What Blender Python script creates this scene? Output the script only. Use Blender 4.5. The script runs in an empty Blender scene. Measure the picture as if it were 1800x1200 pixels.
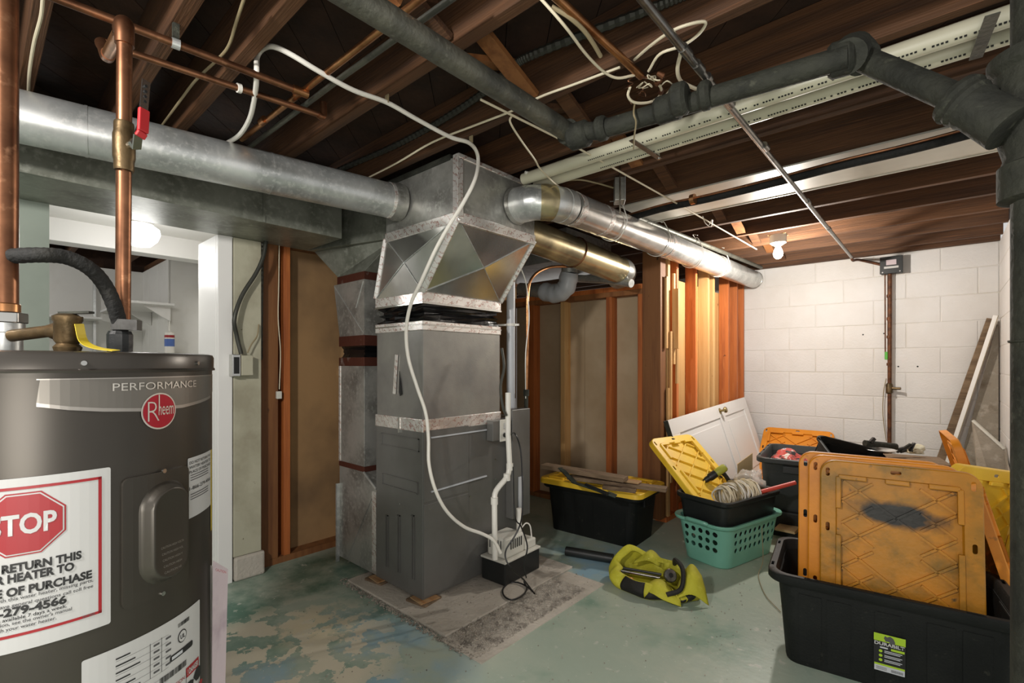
import bpy, bmesh, math, random
from mathutils import Vector, Matrix, noise
random.seed(7)
PI = math.pi
C = bpy.context.scene.collection

# ------------------------------------------------------------------ camera, world, lights, exposure
CAM = Vector((0, 0, 1.2)); FW = Vector((-.6665, .7455, 0)); RT = Vector((.7455, .6665, 0)); FPX = 850.0; HORIZON = 640.0
cam = bpy.data.cameras.new('camera'); camo = bpy.data.objects.new('camera', cam); C.objects.link(camo)
cam.sensor_width = 36; cam.lens = FPX/1800*36; cam.shift_y = (HORIZON-600)/1800; cam.clip_start = .02
camo.location = CAM; camo.rotation_euler = (PI/2, 0, math.atan2(-FW.x, FW.y))
bpy.context.scene.camera = camo
w = bpy.data.worlds.new('world'); bpy.context.scene.world = w; w.use_nodes = True
w.node_tree.nodes['Background'].inputs[0].default_value = (1.0, .98, .96, 1)
w.node_tree.nodes['Background'].inputs[1].default_value = 0.40
vs = bpy.context.scene.view_settings
vs.view_transform = 'Standard'; vs.look = 'None'; vs.gamma = 1; vs.use_curve_mapping = False; vs.exposure = 0.68

def lamp(name, loc, power, radius, col=(1, .93, .82)):
    l = bpy.data.lights.new(name, 'POINT'); l.energy = power; l.shadow_soft_size = radius; l.color = col
    o = bpy.data.objects.new(name, l); o.location = loc; C.objects.link(o); return o
lamp('bulb_light', (-.94, 4.08, 2.055), 48, .035, (1, .94, .86))
lamp('next_room_light', (-3.62, .42, 1.90), 6, .09, (1, .98, .95))
lamp('next_room_far_fill', (-5.05, -.7, 2.0), 14, .09, (1, .99, .97))  # added fill with no fixture, brightens the white walls of the next room
lamp('room_fill_light', (-.75, -.9, 2.0), 95, .08, (1, .97, .93))  # added unseen lamp behind the camera for overall fill
lamp('low_fill_light', (.35, -.45, .95), 34, .3, (1, .95, .88))  # added low fill beside the camera, lifts joist bottoms and clutter

# ------------------------------------------------------------------ pixel -> point on a known plane / at a known distance (photo frame 1800x1200)
def P(px, py, x=None, y=None, z=None, d=None):
    u = (px-900)/FPX; v = (HORIZON-py)/FPX
    D = RT*u+FW+Vector((0, 0, v))
    if d is None:
        d = x/D.x if x is not None else (y/D.y if y is not None else (z-CAM.z)/v)
    return CAM+D*d

# ------------------------------------------------------------------ materials
def lin(h):
    c = [int(h[i:i+2], 16)/255 for i in (0, 2, 4)]
    return tuple((x/12.92 if x <= .04045 else ((x+.055)/1.055)**2.4) for x in c)+(1,)
def mat(name, col, rough=.5, metal=0, var=(), bump=None, coord='obj', rnd=0, emit=None, alpha=None, trans=None, spec=None, aniso=None):
    m = bpy.data.materials.new(name); m.use_nodes = True
    nt = m.node_tree; N = nt.nodes; L = nt.links; b = N['Principled BSDF']
    b.inputs['Roughness'].default_value = rough; b.inputs['Metallic'].default_value = metal
    if spec is not None: b.inputs['Specular IOR Level'].default_value = spec
    if coord == 'obj':
        src = N.new('ShaderNodeTexCoord').outputs['Object']
    else:
        src = N.new('ShaderNodeNewGeometry').outputs['Position']
    rgb = N.new('ShaderNodeRGB'); rgb.outputs[0].default_value = lin(col); cur = rgb.outputs[0]
    for v in var:
        sc, h2, lo, hi = v[:4]; stretch = v[4] if len(v) > 4 else (1, 1, 1); det = v[5] if len(v) > 5 else 4
        mp = N.new('ShaderNodeMapping'); mp.inputs['Scale'].default_value = stretch; mp.inputs['Location'].default_value = (random.random()*9, random.random()*9, 0)
        L.new(src, mp.inputs[0])
        n = N.new('ShaderNodeTexNoise'); n.inputs['Scale'].default_value = sc; n.inputs['Detail'].default_value = det
        n.inputs['Roughness'].default_value = .6
        L.new(mp.outputs[0], n.inputs[0])
        r = N.new('ShaderNodeMapRange'); r.inputs[1].default_value = lo; r.inputs[2].default_value = hi
        L.new(n.outputs[0], r.inputs[0]); fac = r.outputs[0]
        if len(v) > 6 and v[6]:                      # (centre, radius): the wear keeps to one region of the place
            for (cx, cy, rad, soft) in [v[6]]:
                g = N.new('ShaderNodeNewGeometry')
                vm = N.new('ShaderNodeVectorMath'); vm.operation = 'DISTANCE'; L.new(g.outputs['Position'], vm.inputs[0]); vm.inputs[1].default_value = (cx, cy, 0)
                r2 = N.new('ShaderNodeMapRange'); r2.inputs[1].default_value = rad+soft; r2.inputs[2].default_value = rad; L.new(vm.outputs['Value'], r2.inputs[0])
                ad = N.new('ShaderNodeMath'); ad.operation = 'MULTIPLY'; L.new(fac, ad.inputs[0]); L.new(r2.outputs[0], ad.inputs[1]); fac = ad.outputs[0]
        mx = N.new('ShaderNodeMix'); mx.data_type = 'RGBA'
        L.new(fac, mx.inputs[0]); L.new(cur, mx.inputs[6]); mx.inputs[7].default_value = lin(h2); cur = mx.outputs[2]
    if rnd:
        oi = N.new('ShaderNodeObjectInfo'); hs = N.new('ShaderNodeHueSaturation')
        r = N.new('ShaderNodeMapRange'); r.inputs[3].default_value = 1-rnd; r.inputs[4].default_value = 1+rnd
        L.new(oi.outputs['Random'], r.inputs[0]); L.new(r.outputs[0], hs.inputs['Value']); L.new(cur, hs.inputs['Color']); cur = hs.outputs[0]
    L.new(cur, b.inputs['Base Color'])
    if bump:
        sc, st = bump[:2]; stretch = bump[2] if len(bump) > 2 else (1, 1, 1)
        mp = N.new('ShaderNodeMapping'); mp.inputs['Scale'].default_value = stretch; L.new(src, mp.inputs[0])
        n = N.new('ShaderNodeTexNoise'); n.inputs['Scale'].default_value = sc; n.inputs['Detail'].default_value = 5; L.new(mp.outputs[0], n.inputs[0])
        bp = N.new('ShaderNodeBump'); bp.inputs['Strength'].default_value = st; bp.inputs['Distance'].default_value = .01
        L.new(n.outputs[0], bp.inputs['Height']); L.new(bp.outputs[0], b.inputs['Normal'])
    if emit:
        b.inputs['Emission Color'].default_value = lin(emit[0]); b.inputs['Emission Strength'].default_value = emit[1]
    if alpha is not None: b.inputs['Alpha'].default_value = alpha
    if trans is not None: b.inputs['Transmission Weight'].default_value = trans
    return m

M = {}
M['floor'] = mat('painted_concrete', '9AA798', .42, 0, [
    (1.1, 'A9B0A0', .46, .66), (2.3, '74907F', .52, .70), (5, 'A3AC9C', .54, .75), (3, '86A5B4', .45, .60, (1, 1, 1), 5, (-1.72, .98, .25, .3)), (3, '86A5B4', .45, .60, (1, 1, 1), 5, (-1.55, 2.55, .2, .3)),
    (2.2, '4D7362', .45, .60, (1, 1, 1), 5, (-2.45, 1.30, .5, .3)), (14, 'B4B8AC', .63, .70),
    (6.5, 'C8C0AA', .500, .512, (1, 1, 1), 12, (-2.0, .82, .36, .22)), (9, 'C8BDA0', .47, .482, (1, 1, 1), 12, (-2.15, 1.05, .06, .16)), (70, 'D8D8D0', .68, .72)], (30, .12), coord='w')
M['pad'] = mat('bare_concrete', 'B9B1A5', .85, 0, [(3, 'A39B8F', .45, .65), (40, '6A645C', .66, .74)], (60, .5), coord='w')
M['rubble'] = mat('broken_concrete', 'A39B8F', .95, 0, [(20, '6E675E', .45, .65), (50, 'B6AFA4', .6, .7)], (90, .8), coord='w')
M['block'] = mat('white_painted_block', 'D6D4D2', .6, 0, [(1.2, 'CBC7C2', .45, .7)], (70, .25), coord='w', rnd=.015)
M['block_bare'] = mat('stained_block', '9C9284', .85, 0, [(4, '6B5843', .55, .7), (9, 'B4ACA0', .5, .7)], (60, .4), coord='w')
M['mortar'] = mat('white_painted_mortar', 'D0CDC9', .7, 0, [(3, 'C0BAB0', .45, .7)], (60, .3), coord='w')
M['joist'] = mat('old_joist_timber', '57381F', .75, 0, [(3.5, '3A2312', .42, .68, (.35, 6, 6)), (14, '72492B', .55, .8, (.25, 8, 8))], (30, .3, (.2, 5, 5)), coord='w', rnd=.14)
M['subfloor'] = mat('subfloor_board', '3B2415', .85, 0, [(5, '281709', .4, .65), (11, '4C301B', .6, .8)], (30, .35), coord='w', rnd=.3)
M['stud'] = mat('orange_stud_timber', 'B8672F', .6, 0, [(2.6, '8E4820', .45, .72, (8, 8, .5)), (9, 'CB8245', .58, .8, (8, 8, .4)), (14, '5C2C12', .72, .76, (1, 1, .8), 2)], (30, .15, (6, 6, .3)), coord='w', rnd=.2)
M['studpale'] = mat('pale_stud_timber', 'C79E68', .6, 0, [(2.6, 'B8874C', .45, .72, (8, 8, .5)), (12, '7B5227', .70, .76, (1, 1, .8), 2)], (30, .15, (6, 6, .3)), coord='w', rnd=.12)
M['studdark'] = mat('brown_stud_timber', '8A5A31', .65, 0, [(2.6, '6C4020', .45, .72, (8, 8, .5)), (14, '40230F', .7, .76, (1, 1, .8), 2)], (30, .15, (6, 6, .3)), coord='w', rnd=.2)
M['drywall'] = mat('brown_board', '9A7850', .85, 0, [(1.5, '745A3D', .4, .65)], (40, .1), coord='w')
M['greyboard'] = mat('grey_board', 'B8A386', .85, 0, [(1.5, 'A68F70', .4, .65)], (40, .1), coord='w')
M['white'] = mat('white_paint', 'E4E2DC', .5, 0, [(2, 'D9D6CE', .5, .7)], None, coord='w')
M['whitetrim'] = mat('white_trim_paint', 'ECEAE6', .4)  # plain white paint for casings, shelves and trim
M['postpaint'] = mat('old_cream_paint', 'B4B09A', .6, 0, [(4, 'A09A84', .45, .65), (16, '6F6450', .70, .73)], (20, .3), coord='w')
M['greypaint'] = mat('grey_green_paint', '8E978C', .6, 0, [(2, '7E877D', .4, .7)], None, coord='w')
M['trunk'] = mat('dull_grey_duct', '84867B', .42, .5, [(6, '66685D', .4, .65), (35, '8F9186', .5, .7)], (30, .05), coord='w')
M['galv'] = mat('galvanised_steel', 'D2D4D2', .33, .68, [(5, 'ABAEAC', .4, .65), (50, 'D8D9D6', .5, .7)], (6, .06), coord='w')
M['galvdark'] = mat('galvanised_dull', 'B2B1AB', .32, .62, [(5, '85847E', .4, .65), (40, 'B8B7B1', .5, .7)], (5, .07), coord='w')
M['brass_duct'] = mat('warm_galvanised_steel', 'D0C096', .26, .75, [(5, '90856A', .4, .65)], (5, .06), coord='w')
M['shiny'] = mat('bright_sheet_steel', 'DAD8D4', .24, .75, [(4, 'B0AEA9', .4, .65)], (3, .10), coord='w')
M['cone'] = mat('bright_plenum_steel', 'E0DEDA', .18, .88, [(4, 'C4C2BE', .4, .65)], (3, .08))
M['cab'] = mat('charcoal_cabinet_paint', '72716E', .36, .35, [(3, '676662', .4, .65)], (200, .04), coord='w')
M['coil'] = mat('grey_cabinet_steel', '98968F', .36, .5, [(3, '82807D', .4, .65)], (150, .06), coord='w')
M['black'] = mat('black_vinyl', '0E0E0F', .25, 0, [(8, '1C1C1E', .5, .7)], (12, .6))
M['blackplastic'] = mat('black_plastic', '1B1D1D', .42, 0, [(4, '252827', .45, .7)], (150, .08))
M['tote'] = mat('tote_black_plastic', '131514', .55, 0, [(3, '1C1E1C', .45, .7), (30, '2B2B26', .66, .74)], (120, .12), spec=.25)
M['totegrey'] = mat('tote_charcoal_plastic', '2C3131', .5, 0, [(3, '373B3A', .45, .7)], (120, .12))
M['rimdirty'] = M['tote']
M['yellow'] = mat('yellow_lid_plastic', 'EAC238', .42, 0, [(3, 'DCAE28', .45, .7)], (80, .06))
M['amber'] = mat('amber_lid_plastic', 'DC8A14', .45, 0, [(4, 'C67812', .45, .7), (20, '8A5A18', .66, .76)], (80, .06))
M['amberdirty'] = mat('dirty_amber_lid_plastic', 'BD7C12', .5, 0, [(4, '9C6C14', .42, .66), (9, '6E5614', .5, .75), (26, '4F3F1C', .64, .76)], (60, .12))
def sooty():
    m = M['amberdirty'].copy(); m.name = 'sooty_amber_lid_plastic'; nt = m.node_tree; N = nt.nodes; L = nt.links; b = N['Principled BSDF']
    src = [l.from_socket for l in L if l.to_socket == b.inputs['Base Color']][0]
    tc = N.new('ShaderNodeTexCoord'); mp = N.new('ShaderNodeMapping'); mp.vector_type = 'TEXTURE'
    mp.inputs['Location'].default_value = (.0, .205, 0); mp.inputs['Rotation'].default_value = (0, 0, -.10); mp.inputs['Scale'].default_value = (.125, .042, 1); L.new(tc.outputs['Object'], mp.inputs[0])
    sx = N.new('ShaderNodeSeparateXYZ'); L.new(mp.outputs[0], sx.inputs[0]); cb = N.new('ShaderNodeCombineXYZ'); L.new(sx.outputs[0], cb.inputs[0]); L.new(sx.outputs[1], cb.inputs[1])
    ln = N.new('ShaderNodeVectorMath'); ln.operation = 'LENGTH'; L.new(cb.outputs[0], ln.inputs[0])
    nz = N.new('ShaderNodeTexNoise'); nz.inputs['Scale'].default_value = 16; nz.inputs['Detail'].default_value = 6; L.new(tc.outputs['Object'], nz.inputs[0])
    ad = N.new('ShaderNodeMath'); ad.operation = 'MULTIPLY_ADD'; L.new(nz.outputs[0], ad.inputs[0]); ad.inputs[1].default_value = 1.1; L.new(ln.outputs['Value'], ad.inputs[2])
    r = N.new('ShaderNodeMapRange'); r.inputs[1].default_value = 1.85; r.inputs[2].default_value = 1.35; L.new(ad.outputs[0], r.inputs[0])
    mx = N.new('ShaderNodeMix'); mx.data_type = 'RGBA'; L.new(r.outputs[0], mx.inputs[0]); L.new(src, mx.inputs[6]); mx.inputs[7].default_value = lin('1C1A12'); L.new(mx.outputs[2], b.inputs['Base Color']); return m
M['sooty'] = sooty()
M['soot'] = mat('soot_smudge', '2E2C22', .8, 0, [(30, '4A4226', .5, .7)])
M['teal'] = mat('teal_basket_plastic', '74AF9B', .38, 0, [(3, '69A390', .45, .7)])
M['bag'] = mat('yellow_green_fabric', 'B9B32E', .75, 0, [(6, '9C9722', .42, .65), (18, 'C9C54E', .55, .75)], (200, .25))
M['bagblack'] = mat('black_webbing', '15130F', .7, 0, [(10, '241F16', .5, .7)], (200, .3))
M['copper'] = mat('aged_copper', '93664A', .36, .9, [(10, '6A4733', .42, .65), (30, 'B08262', .6, .75)], None, coord='w')
M['coppernew'] = mat('bright_copper', 'BE8A5E', .3, .92, [(10, '8E5E3C', .45, .7)], None, coord='w')
M['rust'] = mat('rusty_steel_pipe', '6B4329', .6, .5, [(20, '43281A', .42, .65)], (60, .3), coord='w')
M['brass'] = mat('aged_brass', '66543A', .45, .75, [(16, '463A26', .45, .65)], (40, .2), coord='w')
M['iron'] = mat('dusty_cast_iron', '34352C', .8, .15, [(8, '22231D', .4, .62), (30, '4E4F42', .62, .78)], (60, .5), coord='w')
M['drain'] = mat('grey_galvanised_drain', '6B6A5F', .5, .55, [(8, '50504A', .4, .62), (40, '87867A', .6, .75)], (60, .25), coord='w')
M['emt'] = mat('steel_conduit', '8E8C88', .3, .9, [(14, '6A6864', .45, .65)], None, coord='w')
M['flex'] = mat('dark_armoured_cable', '4C4C46', .45, .7, [], None)
M['pvc'] = mat('cream_pvc', 'C9C5AE', .4, 0, [(2, 'BBB79F', .45, .7)], None, coord='w')
M['pvcw'] = mat('white_pvc', 'DEDBD2', .35)
M['pvcgrey'] = mat('pale_grey_pvc', 'B9BCC0', .35)
M['hose'] = mat('clear_vinyl_hose', 'E2DED4', .3)
M['cable'] = mat('cream_cable', 'D8CDB2', .5)
M['cabledark'] = mat('old_brown_cable', '8F8163', .6)
M['cordblack'] = mat('black_cord', '141414', .4)
M['insul'] = mat('black_pipe_insulation', '151513', .8, 0, [(20, '25241F', .5, .7)], (80, .5), coord='w')
M['pan'] = mat('white_metal_pan', 'CFCBC0', .42, .2, [(2, 'BDB8AB', .45, .7)], (4, .1), coord='w')
M['heater'] = mat('heater_brown_grey_paint', '45413A', .33, .5, [(3, '403C37', .45, .7)], None)
M['heatertop'] = mat('heater_cap_paint', '46423D', .3, .5)
M['band'] = mat('heater_grey_band', '77736C', .32, .6)
M['bandedge'] = mat('heater_band_edge', 'A5A099', .3, .7)
M['label'] = mat('label_white', 'B6B6B4', .5)
M['red'] = mat('label_red', '94161E', .45)
M['redfoil'] = mat('logo_red_foil', 'A3202E', .3, .4)
M['ink'] = mat('label_ink', '191919', .5)
M['inkgrey'] = mat('label_small_ink', '4C4C4C', .5)
M['silver'] = mat('silver_print', 'D2CDC4', .3, .6)
M['yellowlab'] = mat('yellow_guide_label', 'C9B22E', .5)
M['lime'] = mat('lime_label_print', '9DBE2B', .5)
M['steel'] = mat('bright_screw_steel', 'C4C4C0', .25, 1)
M['pump'] = mat('off_white_pump_plastic', 'CFCDC3', .45)
M['wood'] = mat('weathered_board', '826C54', .8, 0, [(3, '5E4B38', .4, .65, (1, 8, 8)), (14, '8C7860', .6, .75, (1, 8, 8))], (30, .5, (1, 8, 8)))
M['woodcut'] = mat('fresh_board', 'A88B66', .7, 0, [(3, '96673A', .4, .65, (1, 8, 8))], (30, .2))
M['slate'] = mat('green_trowel_steel', '3E4A44', .4, .5, [(10, '27302C', .45, .65)])
M['door'] = mat('white_door_paint', 'DAD8D6', .4)
M['redplastic'] = mat('red_plastic', 'C2453A', .4)
M['redsteel'] = mat('red_vinyl_grip', 'B02A2E', .4)
M['bagplastic'] = mat('patterned_plastic_bag', 'B9453E', .4, 0, [(14, '1E1F22', .54, .57), (17, 'D9D4CC', .58, .61), (23, '3A4C8A', .64, .66)], (10, .6))
M['clearbag'] = mat('clear_plastic_wrap', 'D6D2CC', .2, 0, [], (14, .8), alpha=.45)
M['limeplastic'] = mat('lime_plastic', '9DA03A', .45)
M['globe'] = mat('glowing_globe', 'FFFFFF', .3, 0, emit=('FFFFFF', 1.6))
M['bulb'] = mat('glowing_bulb', 'FFFFFF', .3, 0, emit=('FFF0D0', 28))
M['cardboard'] = mat('tan_cardboard', 'B49C74', .8)
M['paper'] = mat('pinkish_paper', 'BDAFB4', .6, 0, [(9, 'A0909A', .5, .7)])
M['cement'] = mat('weathered_cement_board', '8F8678', .85, 0, [(5, '6A5B49', .52, .68), (12, 'A89F92', .55, .7)], (40, .5), coord='w')
M['blue'] = mat('blue_tube_label', '4B67A8', .5)
M['knob'] = mat('antique_brass_knob', '9C8B62', .3, .9)

def tape_mat():
    m = mat('foil_tape', 'E8E5E0', .26, .6, [(7, 'C6C2BC', .45, .65)], (9, .4), coord='w')
    nt = m.node_tree; N = nt.nodes; L = nt.links; b = N['Principled BSDF']
    src = [l.from_socket for l in L if l.to_socket == b.inputs['Base Color']][0]
    g = N.new('ShaderNodeNewGeometry'); mp = N.new('ShaderNodeMapping'); mp.inputs['Rotation'].default_value = (.5, .7, .7); L.new(g.outputs['Position'], mp.inputs[0])
    wv = N.new('ShaderNodeTexWave'); wv.inputs['Scale'].default_value = 11; wv.inputs['Distortion'].default_value = 7; wv.inputs['Detail Scale'].default_value = 4; L.new(mp.outputs[0], wv.inputs[0])
    r = N.new('ShaderNodeMapRange'); r.inputs[1].default_value = .90; r.inputs[2].default_value = 1.0; L.new(wv.outputs[1], r.inputs[0])
    mx = N.new('ShaderNodeMix'); mx.data_type = 'RGBA'; L.new(r.outputs[0], mx.inputs[0]); L.new(src, mx.inputs[6]); mx.inputs[7].default_value = lin('B08C84'); L.new(mx.outputs[2], b.inputs['Base Color'])
    return m
M['tape'] = tape_mat()
M['tapered'] = mat('dark_red_foil_tape', '6C4136', .35, .7, [(9, 'A99B93', .6, .7)], (9, .5), coord='w')

# ------------------------------------------------------------------ builder
MWI = {}
def perp(d):
    d = d.normalized(); a = Vector((0, 0, 1)) if abs(d.z) < .9 else Vector((1, 0, 0))
    u = d.cross(a).normalized(); return u, d.cross(u).normalized()
def spline(pts, n=6):
    pts = [Vector(p) for p in pts]
    if len(pts) < 3: return pts
    out = []; Q = [pts[0]*2-pts[1]]+pts+[pts[-1]*2-pts[-2]]
    for i in range(1, len(Q)-2):
        a, b, c, d = Q[i-1:i+3]
        for k in range(n):
            t = k/n
            out.append(.5*((2*b)+(-a+c)*t+(2*a-5*b+4*c-d)*t*t+(-a+3*b-3*c+d)*t**3))
    out.append(pts[-1]); return out
def rr(wd, dp, r, n=5):
    out = []
    for cx, cy, a0 in ((wd/2-r, dp/2-r, 0), (-wd/2+r, dp/2-r, 90), (-wd/2+r, -dp/2+r, 180), (wd/2-r, -dp/2+r, 270)):
        for k in range(n+1):
            a = math.radians(a0+90*k/n); out.append((cx+r*math.cos(a), cy+r*math.sin(a)))
    return out
class MB:
    def __init__(s): s.bm = bmesh.new()
    def face(s, vs):
        try: return s.bm.faces.new(vs)
        except ValueError: return None
    def box(s, c, size, rot=None):
        c = Vector(c); v = []
        for x in (-.5, .5):
            for y in (-.5, .5):
                for z in (-.5, .5):
                    p = Vector((x*size[0], y*size[1], z*size[2]))
                    if rot: p = rot @ p
                    v.append(s.bm.verts.new(c+p))
        for f in ((0, 1, 3, 2), (4, 6, 7, 5), (0, 4, 5, 1), (2, 3, 7, 6), (0, 2, 6, 4), (1, 5, 7, 3)): s.face([v[i] for i in f])
        return s
    def bb(s, x0, x1, y0, y1, z0, z1): return s.box(((x0+x1)/2, (y0+y1)/2, (z0+z1)/2), (x1-x0, y1-y0, z1-z0))
    def bar(s, a, b, wd, th, up=(0, 0, 1)):         # box from a to b, width wd across, th along up
        a = Vector(a); b = Vector(b); d = (b-a).normalized(); up = Vector(up); sd = d.cross(up).normalized(); up = sd.cross(d).normalized()
        R = Matrix((d, sd, up)).transposed()
        return s.box((a+b)/2, ((b-a).length, wd, th), R)
    def sections(s, rings, cap0=True, cap1=True, closed=True):
        R = [[s.bm.verts.new(Vector(p)) for p in r] for r in rings]
        n = len(R[0])
        for a, b in zip(R, R[1:]):
            for i in range(n if closed else n-1):
                s.face([a[i], a[(i+1) % n], b[(i+1) % n], b[i]])
        if cap0: s.face(R[0][::-1])
        if cap1: s.face(R[-1])
        return s
    def loft(s, secs, n=5, cap0=True, cap1=True):   # (w,d,r,z)
        return s.sections([[(x, y, z) for x, y in rr(a, b, r, n)] for a, b, r, z in secs], cap0, cap1)
    def tube(s, pts, r, seg=8, smooth=0, cap=True):
        if smooth:
            n0 = len(pts); pts = spline(pts, smooth)
            if isinstance(r, (list, tuple)) and n0 > 2:
                r = [r[min(i//smooth, n0-1)]*(1-(i % smooth)/smooth)+r[min(i//smooth+1, n0-1)]*((i % smooth)/smooth) for i in range(len(pts))]
        pts = [Vector(p) for p in pts]; rings = []; u = None
        for i, p in enumerate(pts):
            d = (pts[min(i+1, len(pts)-1)]-pts[max(i-1, 0)])
            if d.length < 1e-6: d = Vector((0, 0, 1))
            d.normalize()
            if u is None: u, v = perp(d)
            else:
                u = (u-d*u.dot(d))
                u = u.normalized() if u.length > 1e-5 else perp(d)[0]
                v = d.cross(u)
            rad = r[i] if isinstance(r, (list, tuple)) else r
            rings.append([p+u*rad*math.cos(2*PI*k/seg)+v*rad*math.sin(2*PI*k/seg) for k in range(seg)])
        return s.sections(rings, cap, cap)
    def cyl(s, a, b, r, seg=20, r2=None): return s.tube([a, b], [r, r if r2 is None else r2], seg)
    def lathe(s, prof, c=(0, 0, 0), axis=(0, 0, 1), seg=24, cap=True):  # (r,h)
        c = Vector(c); ax = Vector(axis).normalized(); u, v = perp(ax)
        return s.sections([[c+ax*h+u*max(r, 1e-4)*math.cos(2*PI*k/seg)+v*max(r, 1e-4)*math.sin(2*PI*k/seg) for k in range(seg)] for r, h in prof], cap, cap)
    def slab(s, q, th):                             # quad with thickness along its normal
        q = [Vector(p) for p in q]; n = (q[1]-q[0]).cross(q[2]-q[0]).normalized()*th
        return s.sections([q, [p+n for p in q]])
    def poly(s, pts):
        s.face([s.bm.verts.new(Vector(p)) for p in pts]); return s
    def xf(s, Mx):
        s.bm.transform(Mx); return s
    def build(s, name, m, parent=None, smooth=False, world=True, bevel=0, solid=0, angle=35):
        bmesh.ops.recalc_face_normals(s.bm, faces=s.bm.faces)
        if world and parent is not None and parent in MWI: s.bm.transform(MWI[parent])
        me = bpy.data.meshes.new(name); s.bm.to_mesh(me); s.bm.free()
        me.materials.append(m)
        if smooth:
            me.polygons.foreach_set('use_smooth', [True]*len(me.polygons))
            me.set_sharp_from_angle(angle=math.radians(angle))
        o = bpy.data.objects.new(name, me); C.objects.link(o)
        if parent is not None:
            o.parent = parent
            if parent in MWI: MWI[o] = MWI[parent]
        else: MWI[o] = Matrix()
        if solid:
            md = o.modifiers.new('s', 'SOLIDIFY'); md.thickness = solid; md.offset = 0
        if bevel:
            md = o.modifiers.new('b', 'BEVEL'); md.width = bevel; md.segments = 2; md.limit_method = 'ANGLE'
        return o
def tag(o, label, cat, group=None, kind=None):
    if label: o['label'] = label
    if cat: o['category'] = cat
    if group: o['group'] = group
    if kind: o['kind'] = kind
    return o
def thing(name, label, cat, loc, rz=0, group=None, rot=None):
    o = bpy.data.objects.new(name, None); C.objects.link(o); o.empty_display_size = .05
    mx = Matrix.Translation(Vector(loc)) @ (rot.to_4x4() if rot else Matrix.Rotation(rz, 4, 'Z'))
    o.matrix_world = mx; o.location = Vector(loc); o.rotation_euler = mx.to_euler()
    MWI[o] = mx.inverted(); tag(o, label, cat, group); return o
def struct(name, loc=(0, 0, 0)):
    o = bpy.data.objects.new(name, None); C.objects.link(o); o.location = loc; o['kind'] = 'structure'
    MWI[o] = Matrix.Translation(-Vector(loc)); return o
def lab(o, t): o['label'] = t; return o
def boolcut(o, cut):                                # cut = MB in the same local space
    bmesh.ops.recalc_face_normals(cut.bm, faces=cut.bm.faces)
    me = bpy.data.meshes.new('cut'); cut.bm.to_mesh(me); cut.bm.free()
    co = bpy.data.objects.new('cut', me); C.objects.link(co); co.matrix_world = Matrix()
    tmp = bpy.data.objects.new('tmp', o.data); C.objects.link(tmp)
    md = tmp.modifiers.new('b', 'BOOLEAN'); md.operation = 'DIFFERENCE'; md.object = co; md.solver = 'EXACT'
    dg = bpy.context.evaluated_depsgraph_get(); nm = bpy.data.meshes.new_from_object(tmp.evaluated_get(dg))
    o.data = nm; bpy.data.objects.remove(tmp); bpy.data.objects.remove(co)
    return o
def text_bm(body, wd=None, ht=None, size=1, bold=0, align='LEFT', shear=0, space=1):
    cu = bpy.data.curves.new('t', 'FONT'); cu.body = body; cu.size = 1; cu.offset = bold; cu.shear = shear; cu.space_character = space; cu.resolution_u = 3
    ob = bpy.data.objects.new('t', cu); me = bpy.data.meshes.new_from_object(ob)
    bm = bmesh.new(); bm.from_mesh(me); bpy.data.objects.remove(ob); bpy.data.meshes.remove(me)
    xs = [v.co.x for v in bm.verts]; ys = [v.co.y for v in bm.verts]
    if not xs: return bm
    x0, x1, y0, y1 = min(xs), max(xs), min(ys), max(ys)
    sy = ht/.70 if ht else size
    sx = wd/(x1-x0) if wd else sy
    off = {'LEFT': 0, 'RIGHT': 1, 'CENTER': .5}[align]*(x1-x0)
    for v in bm.verts: v.co = Vector(((v.co.x-x0-off)*sx, v.co.y*sy, 0))
    return bm
def place_text(name, body, m, parent, origin, ex, ey, **k):   # flat print on a plane given by two unit vectors
    bm = text_bm(body, **k); ex = Vector(ex); ey = Vector(ey); o_ = Vector(origin)
    for v in bm.verts: v.co = o_+ex*v.co.x+ey*v.co.y
    b = MB(); b.bm.free(); b.bm = bm
    return b.build(name, m, parent)

# ================================================================== THE SETTING
# floor
fl = struct('floor')
MB().bb(-7, 1.2, -3.2, 5.6, -.06, 0).build('floor_slab', M['floor'], fl)
pad = MB().bb(-2.46, -1.63, 1.385, 2.36, -.03, .012).build('concrete_pad', M['pad'], fl, bevel=.004)
MB().bb(-1.625, -1.38, 1.36, 2.30, -.03, .003).build('concrete_pad', M['pad'], fl)
# broken, gravelly strip along two sides of the pad
b = MB(); rs = random.Random(3)
def rock(b, c, r):
    q = []
    ic = [Vector(p).normalized() for p in ((1, 0, .2), (-.3, .9, .1), (-.8, -.3, .3), (.2, -.9, 0), (0, .1, 1), (.1, 0, -1))]
    vs_ = [b.bm.verts.new(Vector(c)+Vector((p.x*r*rs.uniform(.6, 1.3), p.y*r*rs.uniform(.6, 1.3), p.z*r*rs.uniform(.4, .9)))) for p in ic]
    for i in range(4):
        b.face([vs_[i], vs_[(i+1) % 4], vs_[4]]); b.face([vs_[(i+1) % 4], vs_[i], vs_[5]])
for i in range(2600):
    x = rs.uniform(-1.625, -1.42); y = rs.uniform(1.40, 2.18)
    rock(b, (x, y, .004), rs.uniform(.003, .0085))
for i in range(700):
    y = 1.372+rs.gauss(0, .014); x = rs.uniform(-2.5, -1.42); rock(b, (x, y, .002), rs.uniform(.003, .008))
for i in range(120):
    rock(b, (rs.uniform(-2.3, -1.45), rs.uniform(1.45, 2.3), .013), rs.uniform(.002, .006))
tag(b.build('rubble', M['rubble'], None), 'grey broken concrete rubble along the edge of the furnace pad', 'rubble', kind='stuff')
b = MB()
for i in range(150):
    p = P(rs.uniform(500, 1380), rs.uniform(1060, 1198), z=.002); rock(b, p, rs.uniform(.0015, .0045))
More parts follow.
